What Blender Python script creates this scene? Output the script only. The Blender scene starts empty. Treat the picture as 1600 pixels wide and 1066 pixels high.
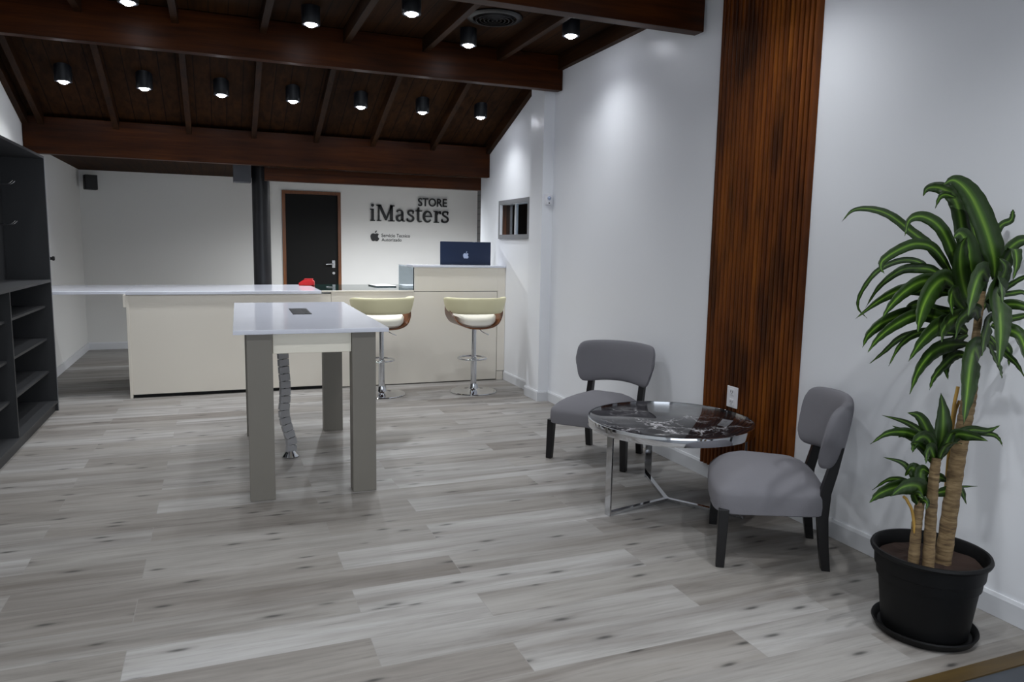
import bpy, bmesh, math, random
from mathutils import Vector, Matrix
random.seed(7)
C = bpy.context.scene.collection
SC = bpy.context.scene
PI = math.pi
R = math.radians

# ------------------------------------------------------------------ camera
cd = bpy.data.cameras.new('camera')
cam = bpy.data.objects.new('camera', cd); C.objects.link(cam)
cd.sensor_width = 36.0; cd.lens = 1159.17 / 1600 * 36; cd.clip_start = 0.05
RT = Vector((0.92977226, -0.36767437, 0.01841483))
DN = Vector((-0.02942635, -0.1240888, -0.99183469))
FW = Vector((0.36695727, 0.9216385, -0.12619364))
mw = Matrix((( RT.x, -DN.x, -FW.x, 0.0), (RT.y, -DN.y, -FW.y, 0.0), (RT.z, -DN.z, -FW.z, 1.5), (0, 0, 0, 1)))
cam.matrix_world = mw
SC.camera = cam

# ------------------------------------------------------------------ world, exposure
w = bpy.data.worlds.new('world'); SC.world = w; w.use_nodes = True
w.node_tree.nodes['Background'].inputs[0].default_value = (0.84, 0.91, 1.0, 1)
w.node_tree.nodes['Background'].inputs[1].default_value = 1.3
SC.view_settings.view_transform = 'Standard'
SC.view_settings.look = 'None'
SC.view_settings.gamma = 1.0
SC.view_settings.use_curve_mapping = False
SC.view_settings.exposure = 1.06
SPOT_W = 23.0          # every ceiling downlight
LENS_E = 30.0

# ------------------------------------------------------------------ materials
def lin(h):
    h = h.lstrip('#'); o = []
    for i in (0, 2, 4):
        v = int(h[i:i+2], 16) / 255
        o.append(v/12.92 if v <= .04045 else ((v+.055)/1.055)**2.4)
    return (*o, 1.0)

def mat(name, col, rough=.5, metal=0., spec=.5, emit=None, es=0., trans=0., ior=1.45, coat=0., bump=None, vary=None, alpha=1.):
    m = bpy.data.materials.new(name); m.use_nodes = True
    nt = m.node_tree; b = nt.nodes['Principled BSDF']
    c = lin(col) if isinstance(col, str) else (*col, 1.)
    b.inputs['Base Color'].default_value = c
    b.inputs['Roughness'].default_value = rough
    b.inputs['Metallic'].default_value = metal
    b.inputs['Specular IOR Level'].default_value = spec
    b.inputs['Transmission Weight'].default_value = trans
    b.inputs['IOR'].default_value = ior
    b.inputs['Coat Weight'].default_value = coat
    if emit:
        b.inputs['Emission Color'].default_value = lin(emit); b.inputs['Emission Strength'].default_value = es
    tc = nt.nodes.new('ShaderNodeTexCoord')
    if vary:                                   # (scale, amount): broad tone variation
        n = nt.nodes.new('ShaderNodeTexNoise'); n.inputs['Scale'].default_value = vary[0]; n.inputs['Detail'].default_value = 4
        nt.links.new(tc.outputs['Object'], n.inputs['Vector'])
        mp = nt.nodes.new('ShaderNodeMapRange'); mp.inputs[3].default_value = 1 - vary[1]; mp.inputs[4].default_value = 1 + vary[1]
        nt.links.new(n.outputs['Fac'], mp.inputs[0])
        h = nt.nodes.new('ShaderNodeHueSaturation'); h.inputs['Color'].default_value = c
        nt.links.new(mp.outputs[0], h.inputs['Value']); nt.links.new(h.outputs[0], b.inputs['Base Color'])
    if bump:                                   # (scale, strength)
        n = nt.nodes.new('ShaderNodeTexNoise'); n.inputs['Scale'].default_value = bump[0]; n.inputs['Detail'].default_value = 3
        nt.links.new(tc.outputs['Object'], n.inputs['Vector'])
        bp = nt.nodes.new('ShaderNodeBump'); bp.inputs['Strength'].default_value = bump[1]; bp.inputs['Distance'].default_value = .002
        nt.links.new(n.outputs['Fac'], bp.inputs['Height']); nt.links.new(bp.outputs[0], b.inputs['Normal'])
    return m

def N(nt, t, **k):
    n = nt.nodes.new(t)
    for a, v in k.items():
        if a in ('i',):
            for kk, vv in v.items(): n.inputs[kk].default_value = vv
        else: setattr(n, a, v)
    return n

def ramp(nt, stops):
    r = nt.nodes.new('ShaderNodeValToRGB'); e = r.color_ramp.elements
    while len(e) < len(stops): e.new(.5)
    for k, (p, c) in enumerate(stops):
        e[k].position = p; e[k].color = lin(c) if isinstance(c, str) else (c, c, c, 1)
    return r

def wood(name, c1, c2, c3, axis, rough=.35, scale=1., spec=.5, board=None, coord='Object'):
    """long grain along axis ('x','y','z'); board = width of tongue and groove boards across, running along axis"""
    m = bpy.data.materials.new(name); m.use_nodes = True; nt = m.node_tree; b = nt.nodes['Principled BSDF']; L = nt.links.new
    tc = N(nt, 'ShaderNodeTexCoord'); mp = N(nt, 'ShaderNodeMapping')
    s = {'x': (.8, 14, 14), 'y': (14, .8, 14), 'z': (14, 14, .8), 'ring': (9, 9, 60)}[axis]
    mp.inputs['Scale'].default_value = [v*scale for v in s]
    L(tc.outputs[coord], mp.inputs[0])
    n1 = N(nt, 'ShaderNodeTexNoise', i={'Scale': 1.6, 'Detail': 8, 'Roughness': .62, 'Distortion': .5}); L(mp.outputs[0], n1.inputs['Vector'])
    r = ramp(nt, [(.28, c1), (.5, c2), (.74, c3)]); L(n1.outputs['Fac'], r.inputs[0])
    n2 = N(nt, 'ShaderNodeTexNoise', i={'Scale': 1.3, 'Detail': 2}); L(tc.outputs[coord], n2.inputs['Vector'])
    mr = N(nt, 'ShaderNodeMapRange'); mr.inputs[1].default_value = .3; mr.inputs[2].default_value = .7; mr.inputs[3].default_value = .6; mr.inputs[4].default_value = 1.25
    L(n2.outputs['Fac'], mr.inputs[0])
    h = N(nt, 'ShaderNodeHueSaturation'); L(r.outputs[0], h.inputs['Color']); L(mr.outputs[0], h.inputs['Value'])
    out = h.outputs[0]
    if board:
        sx = N(nt, 'ShaderNodeSeparateXYZ'); L(tc.outputs[coord], sx.inputs[0])
        d = N(nt, 'ShaderNodeMath', operation='DIVIDE'); d.inputs[1].default_value = board
        L(sx.outputs[{'x': 'Y', 'y': 'X', 'z': 'X', 'ring': 'X'}[axis]], d.inputs[0])
        fr = N(nt, 'ShaderNodeMath', operation='FRACT'); L(d.outputs[0], fr.inputs[0])
        gt = N(nt, 'ShaderNodeMath', operation='GREATER_THAN'); gt.inputs[1].default_value = .95; L(fr.outputs[0], gt.inputs[0])
        mx = N(nt, 'ShaderNodeMixRGB'); mx.inputs[2].default_value = lin('#0c0604'); L(gt.outputs[0], mx.inputs[0]); L(out, mx.inputs[1]); out = mx.outputs[0]
    L(out, b.inputs['Base Color'])
    b.inputs['Roughness'].default_value = rough; b.inputs['Specular IOR Level'].default_value = spec
    bp = N(nt, 'ShaderNodeBump', i={'Strength': .15, 'Distance': .002}); L(n1.outputs['Fac'], bp.inputs['Height']); L(bp.outputs[0], b.inputs['Normal'])
    return m

def floor_mat():
    m = bpy.data.materials.new('greywashed_oak_planks'); m.use_nodes = True; nt = m.node_tree; b = nt.nodes['Principled BSDF']; L = nt.links.new
    tc = N(nt, 'ShaderNodeTexCoord')
    mp0 = N(nt, 'ShaderNodeMapping'); mp0.inputs['Location'].default_value = (.35, .072, 0); L(tc.outputs['Object'], mp0.inputs[0])
    br = N(nt, 'ShaderNodeTexBrick', offset=.37, offset_frequency=2, squash=1.0,
           i={'Color1': (0, 0, 0, 1), 'Color2': (1, 1, 1, 1), 'Mortar': (.5, .5, .5, 1), 'Scale': 1.0, 'Mortar Size': .0012, 'Mortar Smooth': 0., 'Bias': 0., 'Brick Width': 1.36, 'Row Height': .212})
    L(mp0.outputs[0], br.inputs['Vector'])
    # every plank samples its own piece of grain
    sh = N(nt, 'ShaderNodeVectorMath', operation='SCALE'); sh.inputs[0].default_value = (17.3, 9.1, 5.7); L(br.outputs['Color'], sh.inputs['Scale'])
    ad = N(nt, 'ShaderNodeVectorMath', operation='ADD'); L(tc.outputs['Object'], ad.inputs[0]); L(sh.outputs[0], ad.inputs[1])
    ma = N(nt, 'ShaderNodeMapping'); ma.inputs['Scale'].default_value = (.75, 8, 1); L(ad.outputs[0], ma.inputs[0])
    n1 = N(nt, 'ShaderNodeTexNoise', i={'Scale': 1.0, 'Detail': 6, 'Roughness': .55, 'Distortion': .6}); L(ma.outputs[0], n1.inputs['Vector'])
    mb = N(nt, 'ShaderNodeMapping'); mb.inputs['Scale'].default_value = (3.5, 60, 1); L(ad.outputs[0], mb.inputs[0])
    n2 = N(nt, 'ShaderNodeTexNoise', i={'Scale': 1.0, 'Detail': 5, 'Roughness': .6, 'Distortion': .3}); L(mb.outputs[0], n2.inputs['Vector'])
    r1 = ramp(nt, [(.26, '#746e68'), (.42, '#8c8986'), (.55, '#9c9a97'), (.74, '#acabaa')]); L(n1.outputs['Fac'], r1.inputs[0])
    r2 = ramp(nt, [(.3, .82), (.5, 1.0), (.75, 1.06)]); L(n2.outputs['Fac'], r2.inputs[0])
    m1 = N(nt, 'ShaderNodeMixRGB', blend_type='MULTIPLY'); m1.inputs[0].default_value = 1; L(r1.outputs[0], m1.inputs[1]); L(r2.outputs[0], m1.inputs[2])
    r3 = ramp(nt, [(0., '#d2cdc8'), (.35, '#e2dfdb'), (.7, '#eeedec'), (1., '#ffffff')]); L(br.outputs['Color'], r3.inputs[0])
    m2 = N(nt, 'ShaderNodeMixRGB', blend_type='MULTIPLY'); m2.inputs[0].default_value = 1; L(m1.outputs[0], m2.inputs[1]); L(r3.outputs[0], m2.inputs[2])
    # knots: sparse elongated dark marks
    mk = N(nt, 'ShaderNodeMapping'); mk.inputs['Scale'].default_value = (2.0, 7.5, 1); L(ad.outputs[0], mk.inputs[0])
    nd = N(nt, 'ShaderNodeTexNoise', i={'Scale': 9.0, 'Detail': 3}); L(ad.outputs[0], nd.inputs['Vector'])
    mxv = N(nt, 'ShaderNodeMixRGB'); mxv.inputs[0].default_value = .07; L(mk.outputs[0], mxv.inputs[1]); L(nd.outputs['Color'], mxv.inputs[2])
    vo = N(nt, 'ShaderNodeTexVoronoi', voronoi_dimensions='2D', i={'Scale': 1.0, 'Randomness': 1.0}); L(mxv.outputs[0], vo.inputs['Vector'])
    rk = ramp(nt, [(0.02, .25), (.05, .48), (.085, .84), (.15, 1.0)])
    km = N(nt, 'ShaderNodeTexNoise', noise_dimensions='2D', i={'Scale': 2.3, 'Detail': 1}); L(ad.outputs[0], km.inputs['Vector'])
    kr = N(nt, 'ShaderNodeMapRange'); kr.inputs[1].default_value = .50; kr.inputs[2].default_value = .66; kr.inputs[3].default_value = .0; kr.inputs[4].default_value = .09
    L(km.outputs['Fac'], kr.inputs[0]); ka = N(nt, 'ShaderNodeMath', operation='ADD'); L(vo.outputs['Distance'], ka.inputs[0]); L(kr.outputs[0], ka.inputs[1]); L(ka.outputs[0], rk.inputs[0])
    # long dark cracks beside some knots
    mc = N(nt, 'ShaderNodeMapping'); mc.inputs['Scale'].default_value = (1.0, 26, 1); L(ad.outputs[0], mc.inputs[0])
    vc = N(nt, 'ShaderNodeTexNoise', i={'Scale': 2.2, 'Detail': 4, 'Roughness': .7}); L(mc.outputs[0], vc.inputs['Vector'])
    rc = ramp(nt, [(.26, .62), (.33, .88), (.38, 1.0)]); L(vc.outputs['Fac'], rc.inputs[0])
    m3 = N(nt, 'ShaderNodeMixRGB', blend_type='MULTIPLY'); m3.inputs[0].default_value = 1; L(m2.outputs[0], m3.inputs[1]); L(rk.outputs[0], m3.inputs[2])
    m4 = N(nt, 'ShaderNodeMixRGB', blend_type='MULTIPLY'); m4.inputs[0].default_value = 1; L(m3.outputs[0], m4.inputs[1]); L(rc.outputs[0], m4.inputs[2])
    mm = N(nt, 'ShaderNodeMixRGB'); mm.inputs[2].default_value = lin('#85827f'); L(br.outputs['Fac'], mm.inputs[0]); L(m4.outputs[0], mm.inputs[1])
    L(mm.outputs[0], b.inputs['Base Color'])
    b.inputs['Roughness'].default_value = .5; b.inputs['Specular IOR Level'].default_value = .35
    bp = N(nt, 'ShaderNodeBump', i={'Strength': .12, 'Distance': .002}); L(n2.outputs['Fac'], bp.inputs['Height']); L(bp.outputs[0], b.inputs['Normal'])
    return m

def marble_mat():
    m = bpy.data.materials.new('black_marble_white_veins'); m.use_nodes = True; nt = m.node_tree; b = nt.nodes['Principled BSDF']; L = nt.links.new
    tc = N(nt, 'ShaderNodeTexCoord')
    n = N(nt, 'ShaderNodeTexNoise', i={'Scale': 3.2, 'Detail': 6, 'Roughness': .65}); L(tc.outputs['Object'], n.inputs['Vector'])
    mx = N(nt, 'ShaderNodeMixRGB'); mx.inputs[0].default_value = .30; L(tc.outputs['Object'], mx.inputs[1]); L(n.outputs['Color'], mx.inputs[2])
    v = N(nt, 'ShaderNodeTexVoronoi', feature='DISTANCE_TO_EDGE', i={'Scale': 7.5}); L(mx.outputs[0], v.inputs['Vector'])
    r = ramp(nt, [(0., 1.), (.018, .55), (.05, 0.)]); L(v.outputs['Distance'], r.inputs[0])
    v2 = N(nt, 'ShaderNodeTexVoronoi', feature='DISTANCE_TO_EDGE', i={'Scale': 14}); L(mx.outputs[0], v2.inputs['Vector'])
    r2 = ramp(nt, [(0., .6), (.02, .2), (.04, 0.)]); L(v2.outputs['Distance'], r2.inputs[0])
    k = N(nt, 'ShaderNodeTexNoise', i={'Scale': 4.0, 'Detail': 2}); L(tc.outputs['Object'], k.inputs['Vector'])
    rk = ramp(nt, [(.47, 0.), (.62, 1.)]); L(k.outputs['Fac'], rk.inputs[0])
    a = N(nt, 'ShaderNodeMixRGB', blend_type='ADD'); a.inputs[0].default_value = 1; L(r.outputs[0], a.inputs[1]); L(r2.outputs[0], a.inputs[2])
    mu = N(nt, 'ShaderNodeMixRGB', blend_type='MULTIPLY'); mu.inputs[0].default_value = 1; L(a.outputs[0], mu.inputs[1]); L(rk.outputs[0], mu.inputs[2])
    c = N(nt, 'ShaderNodeMixRGB'); c.inputs[1].default_value = lin('#1c1a1d'); c.inputs[2].default_value = lin('#b9b7ba'); L(mu.outputs[0], c.inputs[0])
    L(c.outputs[0], b.inputs['Base Color']); b.inputs['Roughness'].default_value = .06; b.inputs['Specular IOR Level'].default_value = .6
    return m

def leaf_mat():
    m = bpy.data.materials.new('striped_dracaena_leaf'); m.use_nodes = True; nt = m.node_tree; b = nt.nodes['Principled BSDF']; L = nt.links.new
    tc = N(nt, 'ShaderNodeTexCoord'); sx = N(nt, 'ShaderNodeSeparateXYZ'); L(tc.outputs['UV'], sx.inputs[0])
    n = N(nt, 'ShaderNodeTexNoise', i={'Scale': 40.0, 'Detail': 2})
    mp = N(nt, 'ShaderNodeMapping'); mp.inputs['Scale'].default_value = (1, .06, 1); L(tc.outputs['UV'], mp.inputs[0]); L(mp.outputs[0], n.inputs['Vector'])
    ad = N(nt, 'ShaderNodeMath', operation='MULTIPLY_ADD'); ad.inputs[1].default_value = .16; L(n.outputs['Fac'], ad.inputs[0]); L(sx.outputs['X'], ad.inputs[2])
    su = N(nt, 'ShaderNodeMath', operation='SUBTRACT'); su.inputs[1].default_value = .08; L(ad.outputs[0], su.inputs[0])
    r = ramp(nt, [(.0, '#1a2c0a'), (.3, '#1f340c'), (.40, '#355414'), (.47, '#557426'), (.5, '#6a8a30'), (.53, '#557426'), (.60, '#355414'), (.7, '#1f340c')]); L(su.outputs[0], r.inputs[0])
    L(r.outputs[0], b.inputs['Base Color']); b.inputs['Roughness'].default_value = .45; b.inputs['Specular IOR Level'].default_value = .3
    b.inputs['Subsurface Weight'].default_value = 0.0
    return m

def slat_mat():
    m = bpy.data.materials.new('varnished_slat_wood'); m.use_nodes = True; nt = m.node_tree; b = nt.nodes['Principled BSDF']; L = nt.links.new
    tc = N(nt, 'ShaderNodeTexCoord')
    mp = N(nt, 'ShaderNodeMapping'); mp.inputs['Scale'].default_value = (1, 13, .9); L(tc.outputs['Object'], mp.inputs[0])
    n1 = N(nt, 'ShaderNodeTexNoise', i={'Scale': 1.0, 'Detail': 5, 'Roughness': .6}); L(mp.outputs[0], n1.inputs['Vector'])
    r = ramp(nt, [(.3, '#401c05'), (.45, '#62310a'), (.58, '#78400e'), (.75, '#925416')]); L(n1.outputs['Fac'], r.inputs[0])
    mp2 = N(nt, 'ShaderNodeMapping'); mp2.inputs['Scale'].default_value = (1, 7, 1.6); mp2.inputs['Location'].default_value = (.2, .4, .3); L(tc.outputs['Object'], mp2.inputs[0])
    n2 = N(nt, 'ShaderNodeTexNoise', i={'Scale': 1.0, 'Detail': 2}); L(mp2.outputs[0], n2.inputs['Vector'])
    r2 = ramp(nt, [(.36, .38), (.5, .85), (.7, 1.0)]); L(n2.outputs['Fac'], r2.inputs[0])
    mu = N(nt, 'ShaderNodeMixRGB', blend_type='MULTIPLY'); mu.inputs[0].default_value = 1; L(r.outputs[0], mu.inputs[1]); L(r2.outputs[0], mu.inputs[2])
    L(mu.outputs[0], b.inputs['Base Color']); b.inputs['Roughness'].default_value = .5; b.inputs['Specular IOR Level'].default_value = .2
    return m

def brick_mat():
    m = bpy.data.materials.new('grey_painted_block'); m.use_nodes = True; nt = m.node_tree; b = nt.nodes['Principled BSDF']; L = nt.links.new
    tc = N(nt, 'ShaderNodeTexCoord'); sx = N(nt, 'ShaderNodeSeparateXYZ'); L(tc.outputs['Object'], sx.inputs[0])
    cx = N(nt, 'ShaderNodeCombineXYZ'); L(sx.outputs['Y'], cx.inputs[0]); L(sx.outputs['Z'], cx.inputs[1])
    br = N(nt, 'ShaderNodeTexBrick', i={'Color1': lin('#6f6f70'), 'Color2': lin('#7b7b7c'), 'Mortar': lin('#5c5c5d'), 'Scale': 1., 'Mortar Size': .008, 'Brick Width': .4, 'Row Height': .1})
    L(cx.outputs[0], br.inputs['Vector']); L(br.outputs['Color'], b.inputs['Base Color']); b.inputs['Roughness'].default_value = .7
    return m

M = dict(
    wall=mat('white_wall_paint', '#e8eaee', .30, spec=.35, bump=(3, .08), vary=(1.2, .012)),
    wallfar=mat('matt_white_wall_paint', '#dcdcda', .55, spec=.3, vary=(1.2, .015)),
    trim=mat('white_gloss_trim', '#d2d4d8', .35),
    floor=floor_mat(),
    entry=mat('dark_grey_entry_tile', '#3c4046', .55, vary=(6, .1)),
    threshold=wood('yellow_oak_threshold', '#33270f', '#463514', '#54421a', 'x', .5),  # yellowish oak, its colour darkened to stand in for corner vignetting
    beam=wood('dark_stained_beam', '#240e02', '#381903', '#4a2406', 'x', .42, spec=.12),
    rafter=wood('dark_stained_rafter', '#1c0e04', '#2c1808', '#3a220c', 'y', .6, spec=.12),
    deck=wood('dark_tongue_and_groove_deck', '#1c0f06', '#2c1909', '#38210c', 'y', .75, spec=.08, board=.14),
    slat=slat_mat(),
    steel=mat('polished_chrome', '#d6d8dc', .07, 1.),
    brushed=mat('brushed_steel', '#b2b4b8', .25, 1.),
    black=mat('black_painted_metal', '#131315', .38),
    matte=mat('matt_black_plastic', '#0e0e0f', .55),
    sign=mat('black_acrylic', '#0a0a0b', .4),
    can=mat('black_lamp_housing', '#101319', .45),
    lens=mat('lit_lamp_lens', '#ffffff', .5, emit='#f2f5ff', es=LENS_E),
    counter=mat('cream_white_laminate', '#e8e2d6', .38, vary=(1., .015)),
    stone=mat('glossy_white_quartz', '#dadde8', .10, spec=.6, vary=(5, .02)),
    greenglass=mat('dark_green_tinted_glass', '#0f2a26', .04, spec=.7),
    glass=mat('pale_blue_glass', '#cfdde6', .02, trans=1., ior=1.45),
    tableleg=mat('warm_grey_laminate', '#7c7870', .5, vary=(2, .03)),
    shelf=mat('charcoal_melamine', '#303133', .5, vary=(2, .05)),
    shelfedge=mat('grey_edge_banding', '#66686b', .5),
    fabric=mat('grey_woven_upholstery', '#757479', .85, spec=.2, bump=(420, .5), vary=(6, .03)),
    darkwood=mat('black_stained_wood', '#121113', .35),
    cream=mat('cream_leatherette', '#e0dab4', .45, vary=(4, .02)),
    creamlight=mat('pale_cream_leatherette', '#e9e6dc', .5),
    walnut=wood('walnut_bentwood', '#3e2010', '#6a3d1d', '#8f5a2c', 'x', .3, scale=2),
    apron=mat('cream_laminate', '#f0ebdc', .4), chain=mat('bright_silver_links', '#b9babd', .3, .45),  # apron cream lightened in the colour to stand in for light from the front
    marble=marble_mat(), leaf=leaf_mat(),
    doorblk=mat('black_door_panel', '#090909', .6, spec=.25),
    doorframe=wood('stained_door_frame', '#4f2a0f', '#6f3f18', '#845024', 'z', .4),
    navy=mat('navy_blue_aluminium', '#0a1c38', .42, .1, vary=(3, .04)),
    silver=mat('silver_emblem', '#a9b6d0', .25, .3),
    red=mat('red_plastic', '#c2161a', .35),
    white=mat('white_plastic', '#e2e2e6', .35),
    slot=mat('dark_socket_slot', '#1a1a1c', .6),
    pot=mat('black_plastic_pot', '#070708', .55, spec=.3),
    soil=mat('dark_soil', '#2a1a12', .95, bump=(60, 1.), vary=(40, .4)),
    bark=wood('tan_bark', '#4c3a26', '#7d6748', '#a08a66', 'ring', .9),
    stake=mat('yellow_cane', '#a8843c', .6),
    grey=mat('grey_window_frame', '#77787b', .5),
    greyblock=mat('grey_painted_timber', '#4a4b4f', .6),
    brown=wood('brown_interior_boards', '#2c1708', '#4a2a12', '#5e381b', 'z', .5),
    niche=mat('dark_olive_interior', '#2b2720', .6), brick=brick_mat(),
)

# ------------------------------------------------------------------ mesh helpers
def obj(name, bm, m, parent=None, smooth=False, bevel=0., loc=None):
    me = bpy.data.meshes.new(name); bmesh.ops.recalc_face_normals(bm, faces=bm.faces[:]); bm.to_mesh(me); bm.free()
    o = bpy.data.objects.new(name, me); C.objects.link(o)
    for x in (m if isinstance(m, (list, tuple)) else [m]): me.materials.append(x)
    if smooth:
        for p in me.polygons: p.use_smooth = True
        try: me.set_sharp_from_angle(angle=R(40))
        except Exception: pass
    if bevel:
        b = o.modifiers.new('bevel', 'BEVEL'); b.width = bevel; b.segments = 3; b.limit_method = 'ANGLE'; b.angle_limit = R(40)
        for p in me.polygons: p.use_smooth = True
        try: me.set_sharp_from_angle(angle=R(179))
        except Exception: pass
        wn = o.modifiers.new('wn', 'WEIGHTED_NORMAL'); wn.keep_sharp = False
    if parent: o.parent = parent
    if loc: o.location = loc
    return o
def tag(o, label, cat, group=None):
    o['label'] = label; o['category'] = cat
    if group: o['group'] = group
    return o
def thing(name, label, cat, loc=(0, 0, 0), rz=0, group=None):
    o = bpy.data.objects.new(name, None); C.objects.link(o); o.location = loc; o.rotation_euler = (0, 0, rz)
    o.empty_display_size = .05
    return tag(o, label, cat, group)
def struct(name, bm, m, parent=None, **k):
    o = obj(name, bm, m, parent, **k)
    if not parent: o['kind'] = 'structure'
    return o
def dup(root, loc, rz, label, group=None):
    r = root.copy(); C.objects.link(r); r.location = loc; r.rotation_euler = (0, 0, rz); r['label'] = label
    for ch in list(root.children):
        c = ch.copy(); C.objects.link(c); c.parent = r
        for g in ch.children:
            d = g.copy(); C.objects.link(d); d.parent = c
    return r
def box(bm, x0, x1, y0, y1, z0, z1, mi=0):
    v = [bm.verts.new(p) for p in ((x0,y0,z0),(x1,y0,z0),(x1,y1,z0),(x0,y1,z0),(x0,y0,z1),(x1,y0,z1),(x1,y1,z1),(x0,y1,z1))]
    for f in ((0,3,2,1),(4,5,6,7),(0,1,5,4),(1,2,6,5),(2,3,7,6),(3,0,4,7)):
        F = bm.faces.new([v[i] for i in f]); F.material_index = mi
    return bm
def B(*a):
    bm = bmesh.new(); return box(bm, *a)
def hexa(bm, pts):
    v = [bm.verts.new(p) for p in pts]
    for f in ((0,3,2,1),(4,5,6,7),(0,1,5,4),(1,2,6,5),(2,3,7,6),(3,0,4,7)): bm.faces.new([v[i] for i in f])
    return bm
def lathe(bm, prof, n=48, c=(0, 0)):
    rows = []
    for r, z in prof:
        if r < 1e-6: rows.append([bm.verts.new((c[0], c[1], z))])
        else: rows.append([bm.verts.new((c[0]+r*math.cos(2*PI*i/n), c[1]+r*math.sin(2*PI*i/n), z)) for i in range(n)])
    for a, b in zip(rows, rows[1:]):
        for i in range(n):
            j = (i+1) % n
            if len(a) == 1 and len(b) == 1: continue
            if len(a) == 1: bm.faces.new((a[0], b[i], b[j]))
            elif len(b) == 1: bm.faces.new((a[i], a[j], b[0]))
            else: bm.faces.new((a[i], a[j], b[j], b[i]))
    return bm
def tube(bm, pts, rad, n=12, closed=False):
    pts = [Vector(p) for p in pts]; m = len(pts)
    rr = rad if isinstance(rad, (list, tuple)) else [rad]*m
    rows = []; up = None
    for i, p in enumerate(pts):
        if closed: t = (pts[(i+1) % m]-pts[i-1]).normalized()
        else: t = (pts[min(i+1, m-1)]-pts[max(i-1, 0)]).normalized()
        if up is None:
            up = t.orthogonal().normalized()
        up = (up - t*up.dot(t)).normalized(); s = t.cross(up)
        rows.append([bm.verts.new(p+(up*math.cos(2*PI*k/n)+s*math.sin(2*PI*k/n))*rr[i]) for k in range(n)])
    rng = range(m if closed else m-1)
    for i in rng:
        a, b = rows[i], rows[(i+1) % m]
        for k in range(n):
            l = (k+1) % n; bm.faces.new((a[k], a[l], b[l], b[k]))
    if not closed: bm.faces.new(rows[0][::-1]); bm.faces.new(rows[-1])
    return bm
def spline(pts, k=6):
    """Catmull-Rom through pts"""
    P = [Vector(p) for p in pts]; P = [P[0]*2-P[1]]+P+[P[-1]*2-P[-2]]; o = []
    for i in range(1, len(P)-2):
        for j in range(k):
            t = j/k; a, b, c, d = P[i-1], P[i], P[i+1], P[i+2]
            o.append(.5*((2*b)+(c-a)*t+(2*a-5*b+4*c-d)*t*t+(3*b-a-3*c+d)*t**3))
    o.append(P[-2]); return o
def prism(bm, poly, fr, d0, d1):
    """poly: 2-D outline; fr(u,v,d)->xyz; extruded from d0 to d1"""
    a = [bm.verts.new(fr(u, v, d0)) for u, v in poly]; b = [bm.verts.new(fr(u, v, d1)) for u, v in poly]; n = len(poly)
    bm.faces.new(a[::-1]); bm.faces.new(b)
    for i in range(n): bm.faces.new((a[i], a[(i+1) % n], b[(i+1) % n], b[i]))
    return bm

# ================================================================== the setting
XR, XL, YB, YF = 3.0, -1.66, 11.4, -2.0
YC = 8.64                       # where the right wall ends and the back area widens
XW = 3.9
def zr(y): return 5.6186 - .3671*y      # underside of the sloping rafters

bm = bmesh.new(); box(bm, XL-.1, XW+.1, 1.75, YB+.1, -.06, 0); struct('floor', bm, M['floor'])
bm = bmesh.new(); box(bm, XL-.1, XR+.1, YF-.1, 1.685, -.06, -.002); struct('floor', bm, M['entry'])
bm = bmesh.new(); box(bm, XL, XR, 1.685, 1.75, -.05, .004); struct('trim_1', bm, M['threshold'])

# right wall with the small pass-through window cut in it
WY0, WY1, WZ0, WZ1 = 7.13, 7.93, 1.63, 1.962
bm = bmesh.new()
box(bm, XR, XR+.14, YF, WY0, 0, 3.3); box(bm, XR, XR+.14, WY1, YC, 0, 3.3)
box(bm, XR, XR+.14, WY0, WY1, 0, WZ0); box(bm, XR, XR+.14, WY0, WY1, WZ1, 3.3)
box(bm, XR+.14, XW, YC-.14, YC, 0, 2.5)
box(bm, 2.89, XR, 6.55, 6.86, 0, 3.12)                      # the shallow pilaster
struct('wall_right', bm, M['wall'])
bm = bmesh.new(); box(bm, XW, XW+.1, YC-.14, YB, 0, 2.5); struct('wall_side', bm, M['brick'])
bm = bmesh.new(); box(bm, XL-.1, XL, YF, YB, 0, 3.3); struct('wall_left', bm, M['wallfar'])
# far wall with a real door opening
DX0, DX1, DZ = .905, 1.745, 2.252
bm = bmesh.new(); box(bm, XL-.1, DX0, YB, YB+.12, 0, 2.5); box(bm, DX1, XW+.1, YB, YB+.12, 0, 2.5); box(bm, DX0, DX1, YB, YB+.12, DZ, 2.5)
struct('wall_back', bm, M['wallfar'])
# storefront wall behind the camera; unseen wide opening added to admit front fill light
bm = bmesh.new(); box(bm, XL, -1.1, YF-.1, YF, 0, 3.3); box(bm, 2.5, XR, YF-.1, YF, 0, 3.3); box(bm, -1.1, 2.5, YF-.1, YF, 2.5, 3.3); box(bm, -1.1, 2.5, YF-.1, YF, 0, .35)
struct('wall_front', bm, M['wall'])
# ceiling: flat over the front bays, sloping down to the back beam, low and flat over the back area
bm = bmesh.new()
box(bm, XL-.1, XR+.14, YF-.1, 6.44, 3.24, 3.32)
y0, y1 = 6.44, 8.5
hexa(bm, [(XL-.1, y0, zr(y0)+.12), (XR+.14, y0, zr(y0)+.12), (XR+.14, y1, zr(y1)+.12), (XL-.1, y1, zr(y1)+.12),
          (XL-.1, y0, zr(y0)+.2), (XR+.14, y0, zr(y0)+.2), (XR+.14, y1, zr(y1)+.2), (XL-.1, y1, zr(y1)+.2)])
box(bm, XL-.1, XW+.1, 8.5, YB+.12, 2.405, 2.5)
struct('ceiling', bm, M['deck'])
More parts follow.
